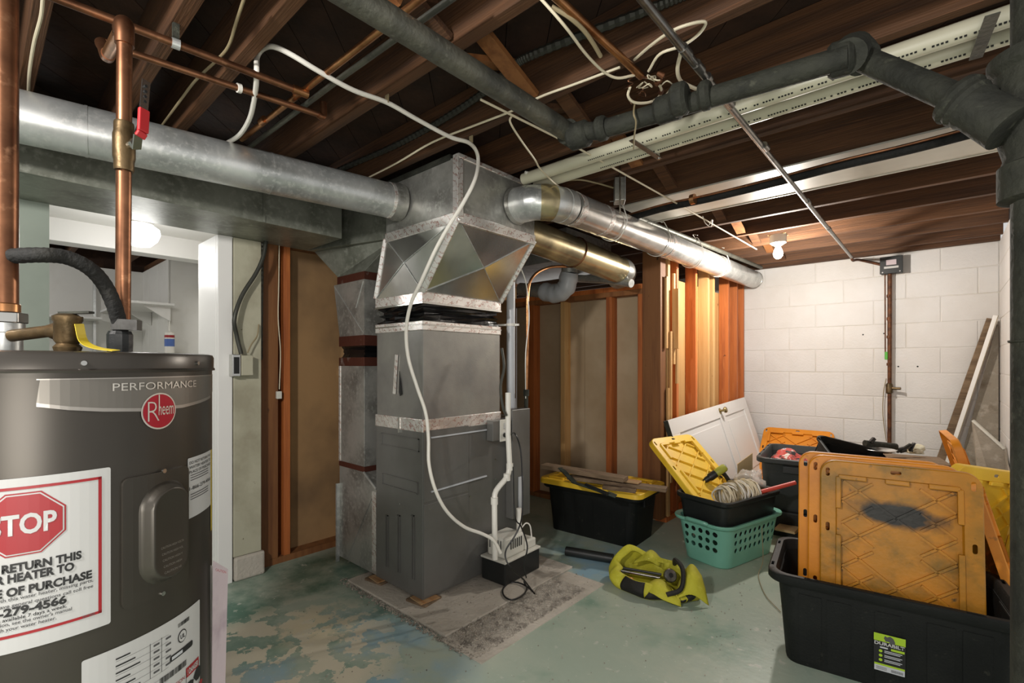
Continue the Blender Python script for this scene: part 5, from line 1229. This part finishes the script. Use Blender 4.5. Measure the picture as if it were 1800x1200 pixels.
# middle tote with yellow lid and lumber
TA = thing('storage_tote', 'black tote with yellow lid and scrap lumber on top, against the closet wall', 'tote', (-1.84, 3.02, 0), rz=math.radians(3))
add_tote(TA, M['tote'], .98, .86, h=.345, slots=False)
TL_ = thing('tote_lid', 'yellow lid upside down on the black tote under the lumber', 'lid', (-1.84, 3.02, .372), rot=Matrix.Rotation(math.radians(93), 3, 'Z'))
add_lid(TL_, M['yellow'], W=.46, L=.79)
zl = .40
def plank(name, label, cat, a, b_, wd, th, m, group=None, up=(0, 0, 1)):
    t = thing(name, label, cat, (Vector(a)+Vector(b_))/2, group=group)
    MB().bar(a, b_, wd, th, up).build('board', M[m], t, bevel=.003); return t
plank('lumber_scrap', 'long weathered plank with splintered end on top of the lumber pile', 'plank', P(955, 818, z=.49), P(1100, 842, z=.475), .09, .028, 'wood', 'lumber scraps on the yellow lid')
plank('lumber_scrap', 'weathered plank reaching past the right edge of the yellow lid', 'plank', P(1000, 838, z=.44), P(1172, 860, z=.425), .07, .025, 'wood', 'lumber scraps on the yellow lid')
plank('lumber_scrap', 'short orange cut board between the weathered planks', 'plank', P(1088, 842, z=.455), P(1125, 848, z=.452), .07, .012, 'woodcut', 'lumber scraps on the yellow lid')
plank('lumber_scrap', 'small reddish board lying at the front of the lumber pile', 'plank', P(1060, 855, z=.415), P(1118, 862, z=.41), .05, .025, 'wood', 'lumber scraps on the yellow lid')
plank('lumber_scrap', 'dark board lying under the others on the yellow lid', 'plank', P(1000, 838, z=.405), P(1110, 850, z=.403), .09, .02, 'slate', 'lumber scraps on the yellow lid')
t = thing('pry_bar', 'green steel scraper lying across the front of the lumber pile', 'tool', P(1020, 850, z=.43))
b = MB(); b.bar(P(985, 822, z=.50), P(1010, 848, z=.44), .035, .006); b.bar(P(1010, 848, z=.44), P(1070, 868, z=.42), .035, .006); b.bar(P(1068, 866, z=.42), P(1083, 872, z=.405), .06, .006); b.build('blade', M['slate'], t)
MB().cyl(P(1068, 868, z=.423), P(1030, 852, z=.438), .012, 10).build('grip', M['blackplastic'], t)
hang('black_hose', 'thick black pipe piece lying on the floor before the lidded tote', 'pipe', [P(995, 968, z=.028), P(1078, 982, z=.028)], .028, M['blackplastic'], smooth=0, seg=20, part='pipe_barrel')
# teal basket
BA = math.radians(75.5); BC = Vector((-1.02, 3.20, 0))
t = thing('laundry_basket', 'teal laundry basket with round holes, holding a black bin', 'basket', BC, rz=BA)
b = MB()
b.loft([(.52, .28, .07, 0), (.535, .295, .075, .008), (.60, .355, .08, .235), (.655, .395, .09, .25), (.66, .40, .09, .262), (.655, .395, .09, .268), (.60, .35, .08, .262), (.592, .347, .08, .235), (.53, .288, .07, .014)], n=8)
bo = b.build('basket_body', M['teal'], t, smooth=True, world=False)
cut = MB()
for r_ in range(3):
    z_ = .205-.048*r_
    for k in range(9):
        x = -.20+.05*k+.008*r_; cut.cyl((x, -.30, z_), (x, .30, z_), .0155, 10)
for r_ in range(3):
    z_ = .205-.048*r_
    for k in range(5):
        y = -.095+.048*k; cut.cyl((-.40, y, z_+.002), (.40, y, z_+.002), .0155, 12)
# the two families of cylinders would cross inside: split them per side
cut.bm.free(); cut = MB()
for r_ in range(3):
    z_ = .203-.048*r_; hw = .14+(.177-.14)*(z_/.235)
    for k in range(9):
        x = -.20+.05*k+.010*r_
        for s_ in (-1, 1): cut.cyl((x, s_*(hw-.03), z_), (x, s_*(hw+.05), z_), .0155, 10)
    hl = .26+(.30-.26)*(z_/.235)
    for k in range(5):
        y = -.10+.048*k+.005*r_
        for s_ in (-1, 1): cut.cyl((s_*(hl-.03), y, z_+.002), (s_*(hl+.05), y, z_+.002), .0155, 12)
boolcut(bo, cut)
for s_ in (-1, 1):
    MB().tube([(s_*.325, -.07, .262), (s_*.335, -.05, .268), (s_*.335, .05, .268), (s_*.325, .07, .262)], .012, 10, smooth=3).build('handle', M['teal'], t, smooth=True, world=False)
MB().box((-.328, 0, .266), (.03, .12, .012)).build('handle_grip', M['galvdark'], t, world=False, bevel=.004)
# bin inside
tb = thing('black_bin', 'shallow black bin nested in the teal basket, holding a lid and cord', 'bin', BC+Vector((0.0, 0.0, .165)), rz=BA)
b = MB(); b.loft([(.53, .29, .05, 0), (.58, .335, .055, .20), (.61, .37, .06, .215), (.615, .375, .06, .235), (.605, .365, .058, .240), (.575, .335, .052, .236), (.565, .325, .05, .20), (.52, .28, .045, .008)], n=6)
b.build('bin_body', M['blackplastic'], tb, smooth=True, world=False)
# lid leaning in the bin
wv = Vector((math.cos(BA), math.sin(BA), 0)); ov = Vector((-math.sin(BA), math.cos(BA), 0))
lb = BC-ov*.12+wv*(-.01)+Vector((0, 0, .20)); lt = lb+(ov*.56+Vector((0, 0, .50))).normalized()*.74
R3 = frame(wv*-1, lt-lb)
tl = thing('tote_lid', 'yellow lid leaning up out of the black bin with a drill on it', 'lid', (lb+lt)/2, rot=R3); 
if (R3 @ Vector((0, 0, 1))).dot(Vector((1, 0, .6))) < 0:
    R3 = frame(wv, lt-lb); tl.rotation_euler = R3.to_euler(); MWI[tl] = (Matrix.Translation((lb+lt)/2) @ R3.to_4x4()).inverted()
add_lid(tl, M['yellow'], W=.46, L=.74, dense=True)
# drill
LN = R3 @ Vector((0, 0, 1)); LX = R3 @ Vector((1, 0, 0)); LY = R3 @ Vector((0, 1, 0))
dcp = P(1258, 832, d=3.02)
# put the drill on the lid plane
cc_ = (lb+lt)/2; ray = (P(1258, 832, d=1)-CAM); tt_ = (cc_+LN*.05-CAM).dot(LN)/ray.dot(LN); dcp = CAM+ray*tt_
t = thing('cordless_drill', 'lime and black cordless drill resting on the leaning yellow lid', 'drill', dcp)
dirn = (P(1275, 822, d=tt_)-P(1245, 842, d=tt_)).normalized()
gd = (P(1282, 860, d=tt_)-P(1264, 834, d=tt_)).normalized()
b = MB(); b.lathe([(.022, 0), (.026, .01), (.026, .07), (.02, .08)], dcp, dirn, 16); b.build('motor_housing', M['limeplastic'], t, smooth=True)
b = MB(); b.lathe([(.0235, -.05), (.026, -.04), (.025, .001)], dcp, dirn, 16); b.build('clutch_collar', M['blackplastic'], t, smooth=True)
b = MB(); b.lathe([(.004, -.105), (.012, -.095), (.019, -.075), (.019, -.05)], dcp, dirn, 14); b.build('chuck', M['blackplastic'], t, smooth=True)
b = MB(); b.cyl(dcp-dirn*.13, dcp-dirn*.10, .003, 8); b.build('bit', M['coppernew'], t)
b = MB(); b.tube([dcp+dirn*.035, dcp+dirn*.045+gd*.05, dcp+dirn*.04+gd*.12], [.018, .014, .016], 12, smooth=3); b.build('grip', M['blackplastic'], t, smooth=True)
b = MB(); b.bar(dcp+dirn*.04+gd*.115, dcp+dirn*.04+gd*.16, .07, .045, up=LN); b.build('battery', M['limeplastic'], t, bevel=.005)
b = MB(); b.tube([dcp+dirn*.012+gd*.03, dcp+dirn*.02+gd*.045], .006, 8); b.build('trigger', M['ink'], t)
b = MB(); b.bar(dcp+dirn*.015-gd*.002+LN*.0262, dcp+dirn*.065-gd*.002+LN*.0262, .018, .002, up=LN); b.build('side_sticker', M['pvcgrey'], t)
# coiled cord
t = thing('cord_coil', 'thick coil of cream and brown cord heaped in the black bin', 'cord', P(1300, 880, d=2.8))
axd = (P(1345, 855, d=3.08)-P(1266, 874, d=2.93)).normalized(); c0_ = P(1268, 874, d=2.93); rc = random.Random(9)
u_, v_ = perp(axd)
for k in range(46):
    f_ = k/45; cc = c0_+axd*.255*f_; r_ = .062+.012*math.sin(f_*PI)+rc.uniform(-.012, .008)
    tilt = rc.uniform(-.025, .025)
    pts = [cc+(u_*math.cos(a)+v_*math.sin(a))*r_*(1+.05*math.sin(2*a+k))+axd*(tilt*math.cos(a)+.006*math.sin(3*a+k)) for a in [j*2*PI/18 for j in range(19)]]
    MB().tube(pts, .0048, 6).build('cord_loop', M[('cable', 'pvcw', 'cabledark', 'cable')[k % 4]], t, smooth=True)
hang('cord_end', 'thin wire trailing from the teal basket down to the floor', 'wire', [P(1339, 975, z=.03)+Vector((0, 0, .18)), P(1341, 985, z=.05), P(1333, 1010, z=.01), P(1345, 1045, z=.006), P(1372, 1075, z=.006)], .002, M['cabledark'])
# plastic wrap and red handle
def blob(name, label, cat, c, sx, sy, sz, m, seed=1, part='crumpled_film', amp=.35, rzz=0):
    t = thing(name, label, cat, c); b = MB(); bmesh.ops.create_icosphere(b.bm, subdivisions=4, radius=1)
    for v in b.bm.verts:
        n_ = noise.fractal(v.co*1.7+Vector((seed, seed, 0)), 1, 2, 4); v.co *= 1+amp*n_
        v.co = Vector((v.co.x*sx, v.co.y*sy, max(v.co.z, -.6)*sz))
    b.xf(Matrix.Translation(Vector(c)) @ Matrix.Rotation(rzz, 4, 'Z')); b.build(part, m, t, smooth=True, angle=60); return t
blob('plastic_wrap', 'crumpled clear plastic wrap between the leaning lid and the cord coil', 'plastic', P(1318, 848, d=3.25), .09, .10, .085, M['clearbag'], 3)
hang('red_pole', 'red tube pole sticking out of the black bin to the right', 'pole', [P(1338, 864, d=3.0), P(1398, 848, d=3.0)], .013, M['redplastic'], smooth=0, seg=14, part='handle_tube')
t = thing('tape_roll', 'small yellow tape roll on the plastic wrap behind the cord coil', 'tape', P(1307, 846, d=3.13))
c = P(1307, 846, d=3.13); n_ = (CAM-c).normalized(); ua, va = perp(n_)
MB().tube([c+(ua*math.cos(a)+va*math.sin(a))*.014 for a in [j*2*PI/14 for j in range(15)]], .006, 8).build('roll_ring', M['yellow'], t, smooth=True)

# tool bag
BGc = Vector((-1.17, 2.425, 0)); t = thing('tool_bag', 'slumped yellow-green tool bag with black straps open on the floor', 'bag', BGc, rz=math.radians(8))
def bagp(a, k):
    # a angle, k 0 bottom centre .. 1 rim
    wob = 1+.05*math.sin(3*a+1)+.04*math.sin(7*a)
    hgt = .10-.052*math.cos(a+1.2)+.018*math.sin(3*a+.6)+.010*math.sin(5*a+2)
    if k < .3: r_ = k/.3*.92; z_ = .004
    elif k < .85:
        f_ = (k-.3)/.55; r_ = .92+.12*math.sin(f_*PI)-.08*f_; z_ = .004+hgt*f_
    else:
        f_ = (k-.85)/.15; r_ = .84-.13*f_; z_ = .004+hgt*(1-.16*f_)
    x = .245*r_*wob*math.cos(a); y = .135*r_*wob*math.sin(a)
    fold = .010*math.sin(9*a+6*k)*(k > .3)
    return Vector((x*(1+fold*3), y*(1+fold*3), z_+.006*noise.noise(Vector((x*14, y*14, k*3)))))
NA, NK = 72, 22
b = MB(); b.sections([[bagp(2*PI*i/NA, max(k/NK, .02)) for i in range(NA)] for k in range(NK+1)], True, False); b.build('bag_shell', M['bag'], t, smooth=True, world=False, solid=.006, angle=80)
def strap(a0, a1, k0, k1, nm='black_panel', sk=0):
    b = MB(); rings = []
    for i in range(13):
        kk = k0+(k1-k0)*i/12; row = []
        for j in range(9):
            a = a0+(a1-a0)*j/8+sk*i/12; p = bagp(a, kk); q_ = Vector((p.x, p.y, 0)).normalized(); row.append(p+q_*.006+Vector((0, 0, .002)))
        rings.append(row)
    b.sections(rings, False, False, closed=False); b.build(nm, M['bagblack'], t, smooth=True, world=False, solid=.003, angle=80)
strap(4.2, 4.75, .32, .86); strap(4.75, 5.6, .32, .62, sk=.1); strap(5.75, 6.0, .32, .99, 'strap'); strap(1.9, 2.1, .35, .99, 'strap'); strap(.6, 1.5, .45, .8)
# handles / flaps
b = MB(); b.tube([(.10, .09, .12), (.12, .03, .17), (.17, -.02, .15), (.18, -.09, .08), (.12, -.13, .05)], .012, 8, smooth=6); b.build('carry_strap', M['bagblack'], t, smooth=True, world=False)
def flap(pts_a, pts_b, m, nm):
    A = spline(pts_a, 5); B_ = spline(pts_b, 5); b = MB(); b.sections([[a, a*.5+b_*.5+Vector((0, 0, .01)), b_] for a, b_ in zip(A, B_)], False, False, closed=False); b.build(nm, m, t, smooth=True, world=False, solid=.005, angle=80)
flap([(.0, -.085, .05), (.05, -.06, .085), (.10, -.06, .075), (.17, -.08, .03)], [(-.01, -.125, .035), (.05, -.145, .045), (.11, -.15, .03), (.19, -.13, .01)], M['bag'], 'front_flap')
flap([(.14, .0, .06), (.20, .02, .17), (.25, .03, .12)], [(.16, -.10, .03), (.23, -.08, .06), (.30, -.04, .01)], M['bag'], 'side_flap')
flap([(-.10, .10, .10), (-.04, .12, .16), (.02, .125, .12)], [(-.12, .05, .09), (-.04, .06, .12), (.02, .09, .09)], M['bag'], 'back_flap')
flap([(.04, .11, .12), (.12, .10, .13), (.19, .05, .10)], [(.04, .07, .09), (.12, .05, .10), (.17, .01, .07)], M['bag'], 'pocket_flap')
tI = Matrix.Translation(BGc) @ Matrix.Rotation(math.radians(8), 4, 'Z')
def inbag(name, label, cat, fn, loc):
    t2 = thing(name, label, cat, tI @ Vector(loc)); fn(t2)
inbag('black_tool_bar', 'black double-bar tool lying inside the open tool bag', 'tool', lambda q: (MB().bar(tI @ Vector((-.19, -.01, .075)), tI @ Vector((.05, .02, .08)), .014, .012).build('upper_bar', M['blackplastic'], q, bevel=.003), MB().bar(tI @ Vector((-.19, -.035, .07)), tI @ Vector((.05, -.005, .07)), .014, .012).build('lower_bar', M['emt'], q, bevel=.003)), (-.1, -.02, .07))
inbag('red_clamp', 'small red plastic clamp lying in the tool bag', 'tool', lambda q: (MB().lathe([(.008, -.03), (.02, -.02), (.022, .015), (.012, .03)], tI @ Vector((-.09, -.085, .05)), (1, -.4, .1), 12).build('clamp_body', M['redplastic'], q, smooth=True), MB().cyl(tI @ Vector((-.12, -.065, .055)), tI @ Vector((-.15, -.03, .06)), .006, 8).build('clamp_stem', M['steel'], q)), (-.09, -.085, .05))
inbag('tape_measure', 'round grey blade reel lying in the tool bag', 'tool', lambda q: (MB().lathe([(.03, -.012), (.034, -.008), (.034, .008), (.03, .012)], tI @ Vector((.095, .02, .085)), (.6, -.5, .5), 18).build('reel_disc', M['emt'], q, smooth=True), MB().lathe([(.012, -.016), (.012, .016)], tI @ Vector((.095, .02, .085)), (.6, -.5, .5), 12).build('reel_hub', M['blackplastic'], q)), (.095, .02, .08))
for k in range(4):
    x = -.17+.03*k; y = -.05+.012*math.sin(k*2)
    inbag('loose_fitting', 'small steel fitting among the clutter in the tool bag', 'fitting', (lambda xx, yy: (lambda q: MB().cyl(tI @ Vector((xx-.01, yy-.02, .035)), tI @ Vector((xx+.012, yy-.03, .042)), .006, 8).build('fitting_body', M['steel' if k % 2 else 'brass'], q)))(x, y), (x, y, .03))
for o in [o for o in C.objects if o.name.startswith('loose_fitting')]: o['group'] = 'small fittings in the tool bag'

# back tote on a flat dark case
TBc = Vector((-.80, 4.08, 0)); rzB = math.radians(97)
t = thing('flat_bin', 'flat black bin lying under the charcoal tote by the white door', 'bin', TBc+Vector((0, 0, 0)), rz=rzB)
b = MB(); b.loft([(.60, .38, .05, 0), (.64, .42, .06, .165), (.68, .46, .06, .17), (.68, .46, .06, .182)], n=6); b.build('bin_body', M['blackplastic'], t, smooth=True, world=False)
TB = thing('storage_tote', 'charcoal tote holding a red patterned plastic bag, in front of the far wall', 'tote', TBc+Vector((0, 0, .183)), rz=rzB)
add_tote(TB, M['totegrey'], .95, .95)
blob('plastic_sack', 'red and black patterned plastic sack heaped in the charcoal tote', 'bag', TBc+Vector((-.06, -.08, .46)), .14, .20, .10, M['bagplastic'], 8, 'sack_body')
lp0 = P(1350, 748, y=5.38); lp1 = P(1458, 760, y=5.38); mid = (lp0+lp1)/2; ex = (lp1-lp0).normalized()
tpv = mid; btv = tpv+Vector((.02, -.50, -mid.z+.04))
R3 = frame((1, .02, 0), tpv-btv); Lc = (tpv-btv).length
t = thing('tote_lid', 'orange amber lid leaning on the far wall behind the charcoal tote', 'lid', (tpv+btv)/2, rot=R3); add_lid(t, M['amber'], W=.60, L=min(Lc, .78))
# tilted black tote and workbench pile behind the lids
t = thing('lower_tote', 'black tote hidden mostly behind the standing lids, carrying the tilted tote', 'tote', (-.13, 3.95, 0), rz=math.radians(4)); add_tote(t, M['tote'], 1, 1, slots=False)
MB().loft([(.77, .50, .06, .366), (.77, .50, .06, .385)]).build('flat_cover', M['wood'], t, world=False)
Rt = Matrix.Rotation(math.radians(35), 3, 'Z') @ Matrix.Rotation(math.radians(14), 3, 'Y') @ Matrix.Rotation(math.radians(22), 3, 'X')
t = thing('tilted_tote', 'empty black tote lying tilted behind the standing lids, inside visible', 'tote', P(1490, 815, d=3.0), rot=Rt)
add_tote(t, M['tote'], .52, .66, h=.20)
t.location = P(1483, 845, d=3.05)
t = thing('steel_tray', 'shiny round steel dish beside the tilted black tote', 'dish', P(1548, 790, d=3.1))
c = P(1546, 795, d=3.1); MB().lathe([(.001, 0), (.055, .002), (.085, .018), (.09, .02), (.088, .022), (.055, .006), (.001, .004)], c, seg=28).build('dish_body', M['shiny'], t, smooth=True)
t = thing('clutter_board', 'brown board lying under the tools behind the standing lids', 'board', P(1590, 802, d=3.25))
c = P(1575, 806, d=3.2); MB().box(c, (.50, .30, .02), Matrix.Rotation(.2, 3, 'Z')).build('board', M['wood'], t, bevel=.003)
cb_ = c.copy()
MB().box((c.x, c.y, (.386+c.z-.01)/2), (.34, .2, c.z-.01-.386), Matrix.Rotation(.2, 3, 'Z')).build('board_support', M['blackplastic'], t, bevel=.006)
t = thing('caulking_gun', 'black caulking gun lying on top of the clutter before the far wall', 'tool', P(1560, 784, d=3.2))
MB().cyl(P(1520, 779, d=3.2), P(1575, 785, d=3.2), .022, 14).build('barrel', M['iron'], t, smooth=True)
MB().bar(P(1530, 777, d=3.18), P(1537, 770, d=3.18), .018, .02).build('trigger', M['ink'], t)
t = thing('tool_heap', 'dark clamp and pliers heaped at the end of the clutter', 'tool', P(1590, 785, d=3.2))
for k in range(6):
    rq = random.Random(20+k); a = P(1572+rq.uniform(0, 30), 778+rq.uniform(0, 16), d=3.2); b_ = P(1572+rq.uniform(0, 35), 778+rq.uniform(0, 18), d=3.2)
    MB().bar(a, b_+Vector((.01, .02, .004)), .018, .012).build('tool_arm', M['blackplastic' if k % 2 else 'iron'], t, bevel=.002)
blob('rag', 'pale crumpled rag at the right end of the clutter', 'rag', P(1608, 790, d=3.3), .05, .05, .04, M['pvc'], 5, 'rag_cloth')

# white door lying on its edge against the studs
t0 = P(1173, 740, x=-1.47); t1 = P(1308, 698, x=-1.52)
t0.z = .80; t1.z = .865
dl = (t1-t0).normalized(); dn = Vector((.25, 0, -.80)).normalized(); dn = (dn-dl*dn.dot(dl)).normalized()
R3 = frame(dl, -dn); Ld = (t1-t0).length
orig = t0
t = thing('panel_door', 'white panelled door with brass knob lying on its edge against the studs', 'door', orig+dn*.8, rot=R3)
t.location = orig; MWI[t] = (Matrix.Translation(orig) @ R3.to_4x4()).inverted()
def dbx(x0, x1, y0, y1, z0, z1, nm, m='door'): return MB().bb(x0, x1, y0, y1, z0, z1).build(nm, M[m], t, world=False, bevel=.002)
# local: x along, y up (0 at the top edge, negative down), z outward
sgn = 1 if (R3 @ Vector((0, 0, 1))).x > 0 else -1
def dz(a, b_): return (min(sgn*a, sgn*b_), max(sgn*a, sgn*b_))
dbx(0, Ld, -.80, 0, *dz(-.03, -.008), 'door_core')
for (x0, x1, y0, y1) in ((0, Ld, -.11, 0), (0, Ld, -.80, -.69), (0, .14, -.69, -.11), (.60*Ld-.10, .60*Ld+.04, -.69, -.11), (Ld-.14, Ld, -.69, -.11)):
    dbx(x0, x1, y0, y1, *dz(-.008, .004), 'door_rail')
dbx(.19, .60*Ld-.15, -.64, -.16, *dz(-.009, -.002), 'raised_panel'); dbx(.60*Ld+.09, Ld-.19, -.64, -.16, *dz(-.009, -.002), 'raised_panel')
kx = .57*Ld
MB().lathe([(.028, 0), (.028, .004), (.010, .008), (.010, .03), (.022, .036), (.028, .048), (.022, .06), (.001, .064)], (kx, -.055, sgn*.004), (0, 0, sgn), 18).build('door_knob', M['knob'], t, smooth=True, world=False)
MB().bb(-.004, 0, -.80, 0, *dz(-.03, .004)).build('door_edge', M['iron'], t, world=False)
# boards in the far right corner
t = thing('leaning_board', 'brown baseboard strip leaning in the far right corner', 'board', (-.1, 5.36, 0))
MB().bar((-.125, 5.37, .0), (.28, 5.37, 1.56), .02, .062, up=(1, 0, -.27)).build('board', M['wood'], t, bevel=.004)
t = thing('white_strip', 'narrow white moulding leaning in the far right corner', 'moulding', (-.08, 5.34, 0))
MB().bar((-.075, 5.33, .0), (.30, 5.33, 1.58), .012, .030, up=(1, 0, -.27)).build('strip_face', M['whitetrim'], t, bevel=.002)
MB().bar((-.062, 5.327, .0), (.313, 5.327, 1.58), .01, .004, up=(1, 0, -.27)).build('strip_groove', M['cabledark'], t)
t = thing('weathered_panel', 'tall stained grey panel standing in the far right corner', 'panel', (.26, 5.2, 0))
q = [P(1700, 800, y=5.40), P(1769, 800, y=5.40), P(1769, 570, y=5.40), P(1752, 570, y=5.40)]
for p in q[:2]: p.z = 0.001
q[1].x = q[2].x = .318; q[0].x = .02
MB().slab(q, .012).build('panel_sheet', M['cement'], t)
t = thing('grey_slab', 'low grey cement slab leaning on the right wall behind the lids', 'panel', (.25, 4.4, 0))
q = [P(1712, 742, x=.13), P(1765, 790, x=.30), P(1780, 850, x=.315), P(1790, 980, x=.31), P(1735, 900, x=.13)]
sA = [Vector((.06, 4.95, .85)), Vector((.31, 4.75, .74)), Vector((.315, 4.05, .50)), Vector((.315, 3.9, .0)), Vector((.02, 4.7, .0))]
q = [P(1710, 740, d=3.5), P(1766, 790, d=3.35), P(1782, 850, d=3.1), P(1784, 985, d=3.0), P(1735, 985, d=3.1)]
n_ = (q[1]-q[0]).cross(q[4]-q[0]).normalized()*.02
MB().sections([q, [p+n_ for p in q]]).build('slab_sheet', M['cement'], t)
MB().bar(q[0]+Vector((0, 0, .006)), q[1]+Vector((0, 0, .006)), .024, .014).build('slab_edge', M['pump'], t)
# clutter behind basket: cardboard on the floor and a stack of papers
t = thing('cardboard_sheet', 'tan cardboard sheet standing between the white door and the charcoal tote', 'cardboard', (-1.2, 3.95, 0))
q = [P(1296, 905, d=3.7), P(1322, 905, d=3.7), P(1322, 796, d=3.7), P(1296, 815, d=3.7)]
q[0].z = q[1].z = .002
MB().slab(q, .008).build('cardboard_face', M['cardboard'], t)
t = thing('sample_stack', 'small stack of tan card samples on the floor behind the basket', 'stack', P(1385, 905, z=.05))
for k in range(5):
    c = P(1386, 925, z=.012+.02*k)+Vector((rs.uniform(-.01, .01), rs.uniform(-.01, .01), 0)); c.z = .01+.018*k
    MB().box(c, (.12, .16, .015), Matrix.Rotation(rs.uniform(-.2, .2), 3, 'Z')).build('sample_sheet', M['cardboard'], t)
